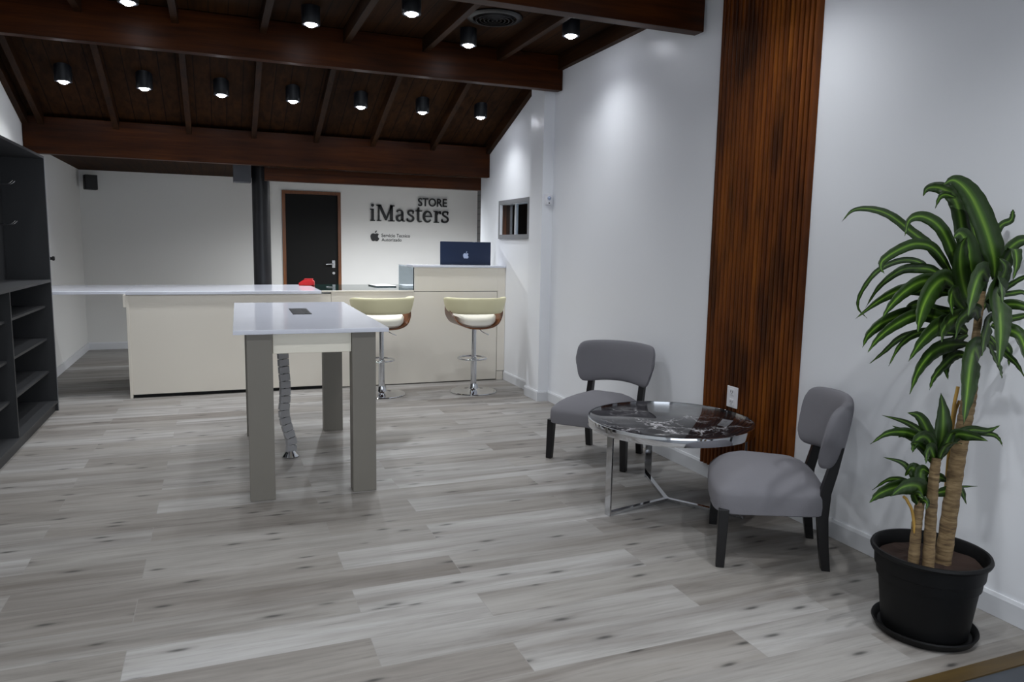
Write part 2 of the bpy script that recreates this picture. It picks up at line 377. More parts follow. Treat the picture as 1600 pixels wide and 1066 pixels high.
# baseboards
def base(name, segs):
    bm = bmesh.new()
    for s in segs: box(bm, *s, 0.001, .085); 
    for (a, b, c, d) in segs:                        # rounded cap strip on top
        if b-a < d-c: hexa(bm, [(a, c, .085), (b, c, .085), (b, d, .085), (a, d, .085), (a+.006, c, .1), (b, c, .1), (b, d, .1), (a+.006, d, .1)])
        else: hexa(bm, [(a, c, .085), (b, c, .085), (b, d, .085), (a, d, .085), (a, c+.006, .1), (b, c+.006, .1), (b, d, .1), (a, d, .1)])
    return struct(name, bm, M['trim'])
t = .014
base('baseboard_right', [(XR-t, XR, 1.76, 6.55), (2.89-t, XR-t, 6.55-t, 6.55), (2.89-t, 2.89, 6.55, 6.86+t), (2.89, XR-t, 6.86, 6.86+t), (XR-t, XR, 6.86+t, 7.755)])
base('baseboard_left', [(XL, XL+t, 7.5, YB)])
base('baseboard_back', [(XL+t, DX0-.05, YB-t, YB)])
# door, ajar-less black leaf in a stained frame
d1 = struct('door_1', B(DX0+.045, DX1-.045, YB+.02, YB+.06, .005, DZ-.045), M['doorblk'])
bm = bmesh.new(); box(bm, DX0, DX0+.045, YB-.02, YB+.1, 0, DZ); box(bm, DX1-.045, DX1, YB-.02, YB+.1, 0, DZ); box(bm, DX0+.045, DX1-.045, YB-.02, YB+.1, DZ-.045, DZ)
obj('door_frame', bm, M['doorframe'], d1)
hx, hz = 1.635, 1.195
bm = bmesh.new(); tube(bm, [(hx, YB+.02, hz), (hx, YB-.03, hz)], .012); tube(bm, [(hx, YB-.03, hz), (hx-.06, YB-.032, hz-.004), (hx-.12, YB-.03, hz-.01)], .011)
box(bm, hx-.022, hx+.022, YB+.012, YB+.022, hz-.06, hz+.05)
o = obj('door_handle', bm, M['brushed'], d1, smooth=True); o['label'] = 'brushed steel lever handle'
bm = bmesh.new(); lathe(bm, [(0, 0), (.02, 0), (.02, .006), (0, .006)], 20)
for v in bm.verts: v.co = Vector((hx+v.co.x, YB+.02-v.co.z, hz-.14+v.co.y))
obj('lock', bm, M['brushed'], d1, smooth=True)
# pass-through window: frame, jamb, mullion, pane and the brown recess behind
fw = .045
bm = bmesh.new()
box(bm, XR-.018, XR, WY0-fw, WY1+fw, WZ1, WZ1+fw); box(bm, XR-.018, XR, WY0-fw, WY1+fw, WZ0-fw, WZ0)
box(bm, XR-.018, XR, WY0-fw, WY0, WZ0, WZ1); box(bm, XR-.018, XR, WY1, WY1+fw, WZ0, WZ1)
w1 = struct('window_1', bm, M['grey'])
bm = bmesh.new(); box(bm, XR-.017, XR+.010, WY1-.012, WY1, WZ0, WZ1); box(bm, XR+.04, XR+.075, 7.60, 7.625, WZ0, WZ1)
o = obj('window_mullion', bm, M['trim'], w1); o['label'] = 'white jamb and mullion'
obj('window_pane', B(XR+.055, XR+.059, WY0, WY1, WZ0, WZ1), M['glass'], w1)
bm = bmesh.new(); box(bm, XR+.6, XR+.62, 7.2, 9.0, 1.3, 2.3); box(bm, XR+.14, XR+.6, 8.42, 8.45, 1.3, 2.3)
box(bm, XR+.011, XR+.139, WY1-.012, WY1-.002, WZ0, WZ1); obj('window_recess', bm, M['brown'], w1)
bm = bmesh.new(); box(bm, XR+.14, XR+.6, 6.9, 6.93, 1.3, 2.3); box(bm, XR+.14, XR+.6, 6.93, 8.42, 1.28, 1.3); box(bm, XR+.14, XR+.6, 6.93, 8.42, 2.3, 2.32)
obj('window_box', bm, M['niche'], w1)

# ================================================================== beams and rafters
def rel(bmf, name, root, m, **k):
    o = obj(name, bmf, m, root, **k); o.location = -root.location; return o
def beam(bm, label, loc):
    o = obj('ceiling_beam', bm, M['beam'], bevel=.006); tag(o, label, 'beam', None); return o
beam(B(XL+.002, XR-.025, 4.215, 4.315, 2.90, 3.238), 'dark varnished timber beam nearest the viewer, crossing the top edge of the picture to the white wall', 0)
beam(B(XL+.002, XR-.003, 6.392, 6.49, 2.93, 3.236), 'dark varnished timber beam between the front and back rows of downlights', 0)
beam(B(XL+.003, XR-.003, 8.33, 8.43, 2.295, 2.64), 'long dark timber beam at the foot of the sloping ceiling, above the counter', 0)
o = beam(B(.50, 2.93, 8.431, 8.53, 2.15, 2.29), 'short brown timber board fixed low behind the longest beam, ending at the black column', 0)
tag(obj('beam_bracket', B(.20, .385, 8.93, 9.12, 2.16, 2.404), M['greyblock'], bevel=.004), 'dark grey timber block beside the head of the black column', 'bracket')
# rafters
RX1 = [-1.50, -.87, -.22, .395, 1.025, 1.63, 2.305]
lab1 = ['sloping rafter nearest the left wall in the back bay', 'sloping rafter left of the second downlight of the back row', 'sloping rafter between the second and third downlights of the back row',
        'sloping rafter between the third and fourth downlights of the back row', 'sloping rafter between the fourth and fifth downlights of the back row',
        'sloping rafter between the fifth and sixth downlights of the back row', 'sloping rafter left of the rightmost downlight of the back row']
def sl_rafter(x, wd, label):
    a, b = 6.492, 8.328; bm = bmesh.new(); h = wd/2
    hexa(bm, [(x-h, a, zr(a)), (x+h, a, zr(a)), (x+h, b, zr(b)), (x-h, b, zr(b)), (x-h, a, zr(a)+.119), (x+h, a, zr(a)+.119), (x+h, b, zr(b)+.119), (x-h, b, zr(b)+.119)])
    tag(obj('rafter', bm, M['rafter']), label, 'rafter', 'sloping rafters of the back bay')
for x, l in zip(RX1, lab1): sl_rafter(x, .05, 'dark brown '+l)
sl_rafter(2.972, .05, 'dark brown sloping rafter lying along the top of the right white wall')
sl_rafter(-1.634, .05, 'dark brown sloping rafter lying along the top of the left wall')
RX2 = [(-.88, 'level rafter left of the leftmost downlight of the front row'), (-.24, 'level rafter right of the leftmost downlight of the front row'), (.39, 'level rafter left of the second downlight of the front row'),
       (1.04, 'level rafter just left of the topmost downlight near the centre'), (1.70, 'level rafter between the topmost downlight and the round vent'), (2.375, 'level rafter between the round vent and the rightmost downlight')]
for x, l in RX2:
    tag(obj('rafter', B(x-.025, x+.025, 4.317, 6.39, 3.125, 3.239), M['rafter']), 'dark brown '+l, 'rafter', 'level rafters of the front bay')
tag(obj('rafter', B(2.945, 2.997, 4.317, 6.39, 3.11, 3.239), M['rafter']), 'dark brown level rafter along the top of the right wall above the armchairs', 'rafter', 'level rafters of the front bay')

# ================================================================== downlights
def downlight(x, y, zl, ztop, slope, label, power=1., cone=128):
    r = thing('ceiling_downlight', label, 'lamp', (x, y, zl), 0, 'black ceiling downlights')
    h = ztop-zl
    bm = bmesh.new(); lathe(bm, [(0, .012), (.048, .012), (.052, .0), (.066, .0), (.068, .004), (.068, h), (0, h)], 40)
    for v in bm.verts:
        if v.co.z > h-.001: v.co.z -= slope*v.co.y
    obj('housing', bm, M['can'], r, smooth=True)
    bm = bmesh.new(); lathe(bm, [(0, -.018), (.018, -.016), (.031, -.009), (.04, .002), (.043, .011), (0, .0115)], 32)
    o = obj('lens', bm, M['lens'], r, smooth=True); o['label'] = 'glowing white lens'
    ld = bpy.data.lights.new('bulb', 'SPOT'); ld.energy = SPOT_W*power; ld.color = (.94, .97, 1.0); ld.spot_size = R(cone); ld.spot_blend = 1.0; ld.shadow_soft_size = .035
    l = bpy.data.objects.new('bulb', ld); C.objects.link(l); l.parent = r; l.location = (0, 0, -.024)
names = ['leftmost', 'second from the left', 'third from the left', 'middle', 'fifth from the left', 'sixth from the left', 'rightmost']
for i, x in enumerate([-1.18, -.553, .086, .722, 1.366, 1.99, 2.615]):
    y = 7.575; downlight(x, y, 2.835, zr(y)+.12, .3671, 'black downlight on the sloping ceiling, %s of the back row of seven' % names[i], .8 if i == 6 else 1.1)
for x, y, l in [(-.514, 5.95, 'black downlight at the top left edge of the picture, beyond the nearest beam'), (.704, 5.93, 'black downlight on the flat ceiling, above the gap left of the centre'),
                (1.327, 5.36, 'black downlight with its can cut by the top edge of the picture, near the centre'), (1.948, 5.97, 'black downlight just below the round ceiling vent'),
                (2.577, 5.37, 'black downlight closest to the right white wall')]:
    downlight(x, y, 3.11, 3.239, 0, l, .7 if x > 2.5 else 1.)
for x, y in [(.08, 5.36), (-1.14, 5.36), (-1.1, 3.2), (.2, 3.2), (1.4, 3.2), (2.45, 3.2), (-.6, 1.2), (.9, 1.2), (2.2, 1.2), (0, -.7), (1.6, -.7)]:  # unseen downlights, added to fill the room with light from the front
    downlight(x, y, 3.11, 3.239, 0, 'added unseen black downlight above the room in front of the picture', 2.2 if y < 2 else .95)
for x, y in [(1.45, 9.45), (2.4, 9.45), (3.35, 9.45)]:
    downlight(x, y, 2.33, 2.404, 0, 'black ceiling downlight over the staff area behind the long beam', 5.0, 165)
# round vent
v = thing('ceiling_vent', 'round black air vent set in the flat ceiling between two rafters', 'vent', (2.03, 5.58, 3.239))
bm = bmesh.new(); lathe(bm, [(.17, 0), (.21, 0), (.215, -.008), (.205, -.016), (.17, -.02), (.165, -.01), (.17, 0)], 56); obj('frame', bm, M['sign'], v, smooth=True)
bm = bmesh.new()
for r_ in (.155, .125, .095, .065, .035): lathe(bm, [(r_, -.002), (r_-.012, -.03), (r_-.016, -.03), (r_-.004, -.002), (r_, -.002)], 48)
obj('grille', bm, M['sign'], v, smooth=True)

# ================================================================== black column, speaker, sensor, knob
bm = bmesh.new(); lathe(bm, [(0, .001), (.14, .001), (.14, .012), (.098, .014), (.098, 2.38), (.12, 2.382), (.12, 2.403), (0, 2.403)], 48, (0, 0))
tag(obj('round_column', bm, M['black'], smooth=True, loc=(.492, 9.06, 0)), 'round black steel column standing behind the counter', 'column')
s = thing('wall_speaker', 'small black loudspeaker mounted high in the left back corner', 'speaker', (-1.51, 11.26, 2.235), R(18))
obj('cabinet', B(-.075, .075, -.06, .06, -.095, .095), M['matte'], s, bevel=.008)
bm = bmesh.new(); box(bm, -.066, .066, -.068, -.061, -.086, .086); obj('grille', bm, M['sign'], s, bevel=.004)
bm = bmesh.new(); tube(bm, [(0, .06, 0), (-.03, .135, 0)], .015); obj('bracket', bm, M['black'], s, smooth=True)
s = thing('motion_sensor', 'small white motion sensor on the face of the pilaster', 'sensor', (2.95, 6.55, 1.95))
obj('body', B(-.035, .025, -.04, -.001, -.05, .055), M['white'], s, bevel=.01)
bm = bmesh.new(); bmesh.ops.create_uvsphere(bm, u_segments=16, v_segments=10, radius=.018)
for v_ in bm.verts: v_.co += Vector((-.006, -.042, .012))
obj('dome', bm, M['silver'], s, smooth=True)
bm = bmesh.new(); lathe(bm, [(0, 0), (.006, 0), (.006, .004), (0, .005)], 12)
for v_ in bm.verts: v_.co = Vector((-.006+v_.co.x, -.041-v_.co.z, -.034+v_.co.y))
obj('led', bm, M['slot'], s)
bm = bmesh.new(); lathe(bm, [(0, 0), (.02, 0), (.014, .02), (.026, .035), (.02, .05), (0, .052)], 20)
for v_ in bm.verts: v_.co = Vector((v_.co.z, v_.co.x, v_.co.y))
tag(obj('wall_knob', bm, M['matte'], smooth=True, loc=(XL, 9.22, 1.284)), 'small black round knob on the left wall beyond the shelving', 'peg')  # small black knob on the left wall
# outlet plate
s = thing('wall_outlet', 'white double socket plate on the slatted wood panel', 'outlet', (2.962, 3.706, .597))
obj('plate', B(-.008, 0, -.05, .05, -.066, .066), M['white'], s, bevel=.003)
for z in (-.032, .032):
    g = obj('socket', B(-.011, -.008, -.02, .02, z-.02, z+.02), M['white'], s, bevel=.002)
    bm = bmesh.new(); box(bm, -.0116, -.011, -.011, -.007, z-.004, z+.01); box(bm, -.0116, -.011, .007, .011, z-.004, z+.01); box(bm, -.0116, -.011, -.003, .003, z-.013, z-.008)
    obj('slot', bm, M['slot'], g)

# ================================================================== slatted wood panel
p = thing('slatted_wood_panel', 'tall panel of vertical reddish brown wooden slats on the right wall', 'wall panel', (XR, 3.61, .1))
Y0, Y1, NS = 3.19, 4.02, 22
bm = bmesh.new(); pw = (Y1-Y0)/NS
prof = []
for k in range(NS):
    a = Y0+k*pw
    for q, dx in ((.10, .003), (.20, .004), (.27, .026), (.38, .034), (.60, .036), (.82, .034), (.93, .026), (.99, .004)): prof.append((a+q*pw, dx))
zt, zb = 3.235, .1
top = [bm.verts.new((XR-dx, y, zt)) for y, dx in prof]; bot = [bm.verts.new((XR-dx, y, zb)) for y, dx in prof]
for i in range(len(prof)-1): bm.faces.new((bot[i], bot[i+1], top[i+1], top[i]))
tb = [bm.verts.new((XR-.002, y, z)) for y in (prof[0][0], prof[-1][0]) for z in (zb, zt)]
bm.faces.new((bot[0], top[0], tb[1], tb[0])); bm.faces.new((bot[-1], tb[2], tb[3], top[-1]))
bm.faces.new([tb[0]]+[tb[2]]+bot[::-1]); bm.faces.new([tb[1]]+top+[tb[3]])
rel(bm, 'slats', p, M['slat'])

# ================================================================== wall lettering
def fr_wall(u, v, d): return (u, YB-d, v)
def ribbon(bm, pts, ws, fr, d0, d1):
    P = [Vector(q) for q in pts]; n = len(P); ws = ws if isinstance(ws, (list, tuple)) else [ws]*n; l = []; r = []
    for i, q in enumerate(P):
        t_ = (P[min(i+1, n-1)]-P[max(i-1, 0)]).normalized(); s_ = Vector((-t_.y, t_.x))*ws[i]/2; l.append(q+s_); r.append(q-s_)
    for i in range(n-1): prism(bm, [tuple(l[i]), tuple(l[i+1]), tuple(r[i+1]), tuple(r[i])], fr, d0, d1)
def arc(cx, cy, rx, ry, a0, a1, n=18): return [(cx+rx*math.cos(R(a0+(a1-a0)*i/n)), cy+ry*math.sin(R(a0+(a1-a0)*i/n))) for i in range(n+1)]
def rect(a, b, c, d): return [(a, c), (b, c), (b, d), (a, d)]
def sw(n, a, b): return [a+(b-a)*math.sin(PI*i/(n-1)) for i in range(n)]
S_PTS = [(57, 80), (50, 89), (36, 92), (22, 90), (14, 80), (16, 66), (30, 55), (46, 46), (55, 34), (52, 18), (38, 8), (22, 7), (9, 14), (5, 22)]
def glyphs():
    G = []
    bmG = lambda: bmesh.new()
    def add(name, fn): G.append((name, fn))
    add('i', lambda b, f, s: [prism(b, rect(112, 132, 0, 96), *f), prism(b, rect(103, 142, 0, 9), *f), prism(b, rect(103, 132, 88, 97), *f), prism(b, arc(122, 125, 12, 12, 0, 340, 20), *f)])
    add('m', lambda b, f, s: [prism(b, rect(165, 177, 0, 130), *f), prism(b, rect(261, 284, 0, 130), *f), prism(b, [(165, 130), (190, 130), (234, 30), (222, 8)], *f), prism(b, [(222, 8), (230, 28), (266, 130), (276, 130), (276, 112), (234, 8)], *f),
                              prism(b, rect(154, 190, 0, 9), *f), prism(b, rect(247, 297, 0, 9), *f), prism(b, rect(152, 190, 121, 130), *f), prism(b, rect(262, 297, 121, 130), *f)])
    def ga(b, f, s):
        ribbon(b, [(318, 76), (322, 88), (334, 93), (348, 92), (357, 84), (360, 70)], [15, 12, 11, 12, 16, 20], *f)
        prism(b, rect(350, 370, 10, 72), *f); ribbon(b, [(360, 14), (368, 6), (381, 6)], [16, 12, 9], *f)
        ribbon(b, arc(338, 28, 22, 22, 80, 290, 20), sw(21, 10, 20), *f); ribbon(b, [(340, 52), (352, 56), (360, 57)], 10, *f); ribbon(b, [(342, 7), (352, 12), (360, 22)], 10, *f)
    add('a', ga)
    def gs(b, f, s): ribbon(b, [(q[0]*1.03+s, q[1]) for q in spline_2d(S_PTS)], 15, *f); prism(b, rect(s+50, s+59, 68, 92), *f); prism(b, rect(s+3, s+12, 6, 32), *f)
    add('s', lambda b, f, s: gs(b, f, 394))
    add('t', lambda b, f, s: [prism(b, [(480, 20), (499, 20), (499, 122), (490, 122), (480, 104)], *f), prism(b, rect(467, 521, 87, 97), *f), ribbon(b, [(489, 24), (492, 11), (503, 5), (522, 9)], [19, 17, 12, 8], *f)])
    add('e', lambda b, f, s: [ribbon(b, arc(568, 48, 31, 42, 5, 325, 30), [11]+[11+9*math.sin(PI*i/30)**2 for i in range(30)], *f), prism(b, rect(545, 606, 44, 54), *f)])
    add('r', lambda b, f, s: [prism(b, rect(630, 650, 0, 96), *f), prism(b, rect(618, 664, 0, 9), *f), prism(b, rect(618, 650, 88, 97), *f), ribbon(b, [(648, 66), (655, 83), (666, 90), (678, 88)], [8, 12, 15, 17], *f), prism(b, arc(674, 80, 8, 9, 0, 340, 14), *f)])
    add('s', lambda b, f, s: gs(b, f, 682))
    return G
def spline_2d(pts): return [(q.x, q.y) for q in spline([(a, b, 0) for a, b in pts], 4)]
sg = thing('store_sign', 'large raised black lettering reading iMasters STORE on the far wall', 'sign', (2.79, YB, 1.85))
KX, KZ = 1.212/630, .00188
fU = lambda u, v, d: (2.181+(u-103)*KX, YB-d, 1.848+v*KZ)
for nm, fn in glyphs():
    bm = bmesh.new(); fn(bm, (fU, .012, .035), 0)
    rel(bm, 'letter', sg, M['sign'])
def text_mesh(body, x0, x1, z0, z1, d0, d1, spacing=1.0, bold=0.):
    cu = bpy.data.curves.new('lettering', 'FONT'); cu.body = body; cu.extrude = .5; cu.offset = bold; cu.space_character = spacing
    to = bpy.data.objects.new('lettering_source', cu); C.objects.link(to)
    dg = bpy.context.evaluated_depsgraph_get(); dg.update(); me = bpy.data.meshes.new_from_object(to.evaluated_get(dg))
    bm = bmesh.new(); bm.from_mesh(me); bpy.data.objects.remove(to); bpy.data.meshes.remove(me); bpy.data.curves.remove(cu)
    X = [v.co.x for v in bm.verts]; Yv = [v.co.y for v in bm.verts]; a, b = min(X), max(X); c, d = min(Yv), max(Yv)
    for v in bm.verts: v.co = Vector((x0+(v.co.x-a)/(b-a)*(x1-x0), YB-(d0 if v.co.z < 0 else d1), z0+(v.co.y-c)/(d-c)*(z1-z0)))
    return bm
rel(text_mesh('STORE', 2.925, 3.385, 2.095, 2.222, .012, .035, 1.0, .012), 'small_lettering', sg, M['sign'])
def emblem(bm, fr, d0, d1, cx, cz, s):
    body = [(0, .62), (.2, .7), (.45, .76), (.72, .66), (.88, .48), (.72, .28), (.66, .04), (.74, -.2), (.96, -.36), (.84, -.66), (.62, -.94), (.38, -1.0), (.16, -.93), (0, -.9), (-.16, -.93), (-.38, -1.0), (-.65, -.9), (-.88, -.5), (-1.0, 0), (-.93, .4), (-.68, .68), (-.35, .76), (-.14, .68)]
    leaf = [(0.02, .84), (.05, 1.08), (.2, 1.28), (.4, 1.38), (.38, 1.14), (.2, .92)]
    prism(bm, [(cx+a*s, cz+b*s) for a, b in body], fr, d0, d1); prism(bm, [(cx+a*s, cz+b*s) for a, b in leaf], fr, d0, d1)
sg = thing('service_sign', 'small black fruit emblem beside two lines of grey lettering, below the large sign', 'sign', (2.5, YB, 1.6))
bm = bmesh.new(); emblem(bm, fr_wall, .002, .014, 2.255, 1.612, .068); rel(bm, 'emblem', sg, M['sign'])
rel(text_mesh('Servicio Tecnico', 2.358, 2.80, 1.609, 1.662, .001, .006, 1.06, .009), 'lettering', sg, M['sign'])
rel(text_mesh('Autorizado', 2.358, 2.668, 1.545, 1.595, .001, .006, 1.06, .009), 'lettering', sg, M['sign'])

# ================================================================== counters
FY = 7.76
c = thing('service_counter', 'long cream service counter left of the glass topped one, with a black plinth gap', 'counter', (.14, 8.3, 0))
rel(B(-.775, 1.082, FY, FY+.02, .035, .985), 'front_panel', c, M['counter'], bevel=.002)
bm = bmesh.new(); box(bm, -.80, -.775, FY-.004, 8.9, .001, .985); box(bm, -.825, -.80, FY-.004, 8.9, .87, .985); rel(bm, 'end_panel', c, M['counter'], bevel=.002)
rel(B(1.062, 1.082, FY+.021, 8.9, .001, .985), 'end_panel', c, M['counter'])
rel(B(-.774, 1.061, FY+.05, FY+.07, .001, .20), 'plinth', c, M['matte'])
tag(obj('worktop', B(-.80, .985, FY-.012, 8.93, .986, 1.018), M['stone'], bevel=.003), 'long glossy white worktop on the cream service counter', 'worktop')
tag(obj('flap_worktop', B(XL+.003, -.808, 7.84, 8.93, .986, 1.016), M['stone'], bevel=.003), 'glossy white flap spanning from the left wall to the counter end', 'worktop')
c = thing('reception_counter', 'cream reception counter with a dark glass top and raised right end, behind the bar stools', 'counter', (2.03, 8.1, 0))
rel(B(1.084, 2.90, FY, FY+.02, .012, 1.0), 'front_panel', c, M['counter'], bevel=.002)
bm = bmesh.new(); box(bm, 2.906, 2.998, FY, FY+.02, .105, 1.262); box(bm, 1.955, 2.906, FY, FY+.02, 1.006, 1.262); rel(bm, 'upper_panel', c, M['counter'], bevel=.002)
rel(B(2.906, 2.985, FY+.002, FY+.02, .001, .10), 'filler_strip', c, M['counter'])
rel(B(1.084, 2.984, FY+.021, FY+.04, .0005, .2), 'plinth', c, M['tableleg'])
rel(B(1.084, 1.104, FY+.041, 8.9, .001, .985), 'end_panel', c, M['counter'])
rel(B(1.104, 2.984, 8.88, 8.9, .001, .985), 'back_panel', c, M['counter'])
bm = bmesh.new(); box(bm, .988, 2.995, FY+.022, 8.93, 1.001, 1.018); box(bm, .988, 2.995, FY+.042, 8.87, .986, .999); o = rel(bm, 'glass_top', c, M['greenglass']); o['label'] = 'dark green glass top'
rel(B(.988, 1.95, FY-.004, FY+.02, 1.001, 1.018), 'top_rail', c, M['counter'], bevel=.002)
rel(B(1.935, 2.996, FY-.012, 8.03, 1.264, 1.286), 'raised_shelf', c, M['stone'], bevel=.002)
o = rel(B(1.944, 1.952, FY+.002, 8.45, 1.019, 1.262), 'side_glass', c, M['glass']); o['label'] = 'pale blue glass side panel'
rel(B(1.944, 2.20, 8.032, 8.45, 1.264, 1.272), 'glass_shelf', c, M['glass'])
rel(B(2.19, 2.205, 8.032, 8.45, 1.019, 1.262), 'divider', c, M['counter'])

# things on the counters
t_ = thing('tape_dispenser', 'small red plastic desk item on the worktop by the black door', 'desk item', (.945, 8.72, 1.0182), R(-12))
bm = bmesh.new(); prism(bm, [(-.085, 0), (.085, 0), (.085, .05), (.06, .07), (-.03, .066), (-.085, .03)], lambda u, v, d: (u, d, v), -.035, .035); obj('body', bm, M['red'], t_, bevel=.008)
obj('lid', B(-.025, .07, -.028, .028, .070, .078), M['red'], t_, bevel=.003)
t_ = thing('tablet', 'flat silver tablet lying on the dark glass counter top', 'tablet', (1.775, 8.56, 1.0182), R(4))
obj('body', B(-.12, .12, -.17, .17, 0, .012), M['brushed'], t_, bevel=.004)
obj('screen', B(-.11, .11, -.16, .16, .0122, .0135), M['white'], t_)
# desktop computer seen from behind
k = thing('desktop_computer', 'navy blue all-in-one computer turned away behind the raised end of the counter', 'computer', (2.631, 8.19, 1.0182), R(0))
bm = bmesh.new(); prism(bm, [(-.30, .15), (.30, .15), (.30, .527), (-.30, .527)], lambda u, v, d: (u, d-.12, v), -.0, .018)
obj('body', bm, M['navy'], k, bevel=.007)
bm = bmesh.new(); box(bm, -.29, .29, -.102, -.101, .20, .517); obj('screen', bm, M['slot'], k)
bm = bmesh.new(); emblem(bm, lambda u, v, d: (u, -.12-d, v), .0003, .0012, .0, .372, .034); o = obj('emblem', bm, M['silver'], k); o['label'] = 'pale silver fruit emblem'
bm = bmesh.new(); box(bm, -.07, .07, -.132, -.122, .002, .23); obj('stand', bm, M['navy'], k, bevel=.004)
bm = bmesh.new(); box(bm, -.07, .07, -.132, .02, .0, .006); obj('foot', bm, M['navy'], k, bevel=.002)

# ================================================================== bar stools
def make_stool():
    r = thing('bar_stool', 'cream padded swivel stool at the right, its whole back in view before the counter', 'stool', (2.44, 7.19, 0), 0)
    bm = bmesh.new(); lathe(bm, [(0, .001), (.236, .001), (.24, .006), (.236, .012), (.16, .017), (.08, .024), (.055, .036), (.047, .06), (.044, .085), (0, .085)], 64); obj('base', bm, M['steel'], r, smooth=True)
    bm = bmesh.new(); lathe(bm, [(0, .08), (.031, .08), (.031, .335), (.034, .337), (.034, .352), (.0, .354)], 32); obj('column', bm, M['steel'], r, smooth=True)
    bm = bmesh.new(); lathe(bm, [(0, .352), (.025, .352), (.025, .655), (.07, .657), (.07, .668), (0, .668)], 32); obj('gas_lift', bm, M['steel'], r, smooth=True)
    bm = bmesh.new(); tube(bm, [(.148*math.cos(2*PI*i/48), .05+.148*math.sin(2*PI*i/48), .345) for i in range(48)], .0095, 10, True)
    tube(bm, [(0, -.03, .345), (0, -.1, .345)], .009)
    for i in range(9): tube(bm, [((-.06+.015*i), .05+math.sqrt(.148**2-(-.06+.015*i)**2)-.004, .345), ((-.06+.015*i)+.001, .05+math.sqrt(.148**2-(-.06+.015*i)**2)+.004, .345)], .0115, 8)
    obj('footrest', bm, M['steel'], r, smooth=True)
    bm = bmesh.new(); tube(bm, spline([(.03, 0, .655), (.06, -.01, .645), (.09, -.02, .62), (.15, -.03, .592)]), .005, 8); obj('lever', bm, M['steel'], r, smooth=True)
    # bentwood shell
    path = spline([(-.285, 0, .93), (-.283, 0, .88), (-.262, 0, .80), (-.20, 0, .722), (-.11, 0, .685), (0, 0, .675), (.11, 0, .685), (.20, 0, .722), (.262, 0, .80), (.283, 0, .88), (.285, 0, .93)], 5)
    bm = bmesh.new(); rows = []
    for i, q in enumerate(path):
        a = path[max(i-1, 0)]; b = path[min(i+1, len(path)-1)]; tt = (b-a).normalized(); nn = Vector((-tt.z, 0, tt.x))
        f = max(0, min(1, (q.z-.69)/.22)); yf, yb = .215-.15*f, -.20+.16*f
        rows.append([bm.verts.new(q+nn*s_+Vector((0, y_, 0))) for s_, y_ in ((-.006, yb), (-.006, yf), (.007, yf), (.007, yb))])
    for a, b in zip(rows, rows[1:]):
        for j in range(4): bm.faces.new((a[j], a[(j+1) % 4], b[(j+1) % 4], b[j]))
    bm.faces.new(rows[0][::-1]); bm.faces.new(rows[-1])
    o = obj('shell', bm, M['walnut'], r, smooth=True); o['label'] = 'walnut brown bentwood shell'
    # seat pad lining the shell
    bm = bmesh.new(); n = 28; rings = []
    for zz, sc in ((0, .90), (.02, 1.), (.06, 1.0), (.085, .93), (.1, .75), (.108, .4)):
        rings.append([bm.verts.new((.215*sc*math.copysign(abs(math.cos(2*PI*i/n))**.75, math.cos(2*PI*i/n)), .01+.20*sc*math.copysign(abs(math.sin(2*PI*i/n))**.75, math.sin(2*PI*i/n)),
                     .686+zz+1.5*max(0, abs(.215*sc*math.cos(2*PI*i/n))-.03)**2)) for i in range(n)])
    for a, b in zip(rings, rings[1:]):
        for j in range(n): bm.faces.new((a[j], a[(j+1) % n], b[(j+1) % n], b[j]))
    bm.faces.new(rings[0][::-1]); bm.faces.new(rings[-1])
    obj('seat', bm, M['creamlight'], r, smooth=True)
    # wrap-round back pad
    bm = bmesh.new(); rows = []; NA = 40; NC = 20
    for i in range(NA+1):
        a = R(-190+200*i/NA) ; e = abs(2*i/NA-1); endf = max(.02, 1-e**9)**.5
        row = []
        for j in range(NC):
            q = 2*PI*j/NC; cz = math.copysign(abs(math.sin(q))**.5, math.sin(q)); ct = math.copysign(abs(math.cos(q))**.6, math.cos(q))
            z = .905+.082*cz*endf+.012*e**4
            fl = (z-.905)/.085
            rx = .287+.022*fl+.024*ct*endf; ry = .265+.018*fl+.024*ct*endf
            sx = math.copysign(abs(math.cos(a))**.8, math.cos(a)); sy = math.copysign(abs(math.sin(a))**.85, math.sin(a))
            row.append(bm.verts.new((rx*sx, .02+ry*sy, z)))
        rows.append(row)
    for a, b in zip(rows, rows[1:]):
        for j in range(NC): bm.faces.new((a[j], a[(j+1) % NC], b[(j+1) % NC], b[j]))
    bm.faces.new(rows[0][::-1]); bm.faces.new(rows[-1])
    obj('backrest', bm, M['cream'], r, smooth=True)
    return r
st = make_stool()
dup(st, (1.505, 7.30, 0), R(14), 'cream padded swivel stool partly hidden behind the high white table')
for o_ in [st]+[x for x in C.objects if x.name.startswith('bar_stool')]: o_['group'] = 'bar stools at the reception counter'

# ================================================================== high table
T = thing('high_table', 'tall white topped table on four thick grey legs in the middle of the floor', 'table', (.535, 5.41, 0), R(-1.4))
obj('tabletop', B(-.438, .438, -1.025, 1.02, .980, 1.005), M['stone'], T, bevel=.002)
for x0, x1, y0_, y1_ in ((-.368, -.228, -1.005, -.885), (.222, .362, -1.005, -.885), (-.368, -.228, .55, .67), (.215, .362, .55, .67)):
    obj('leg', B(x0, x1, y0_, y1_, .001, .979), M['tableleg'], T, bevel=.002)
o = obj('apron', B(-.226, .220, -.985, .66, .862, .979), M['apron'], T, bevel=.003); o['label'] = 'cream box apron under the top'
s = obj('power_socket', B(-.052, .076, -.09, .37, 1.0052, 1.009), M['can'], T, bevel=.002)
bm = bmesh.new()
for q in range(3): box(bm, .03+.0, .066, -.07+.13*q, .02+.13*q, 1.0092, 1.0105)
obj('socket_insert', bm, M['slot'], s)
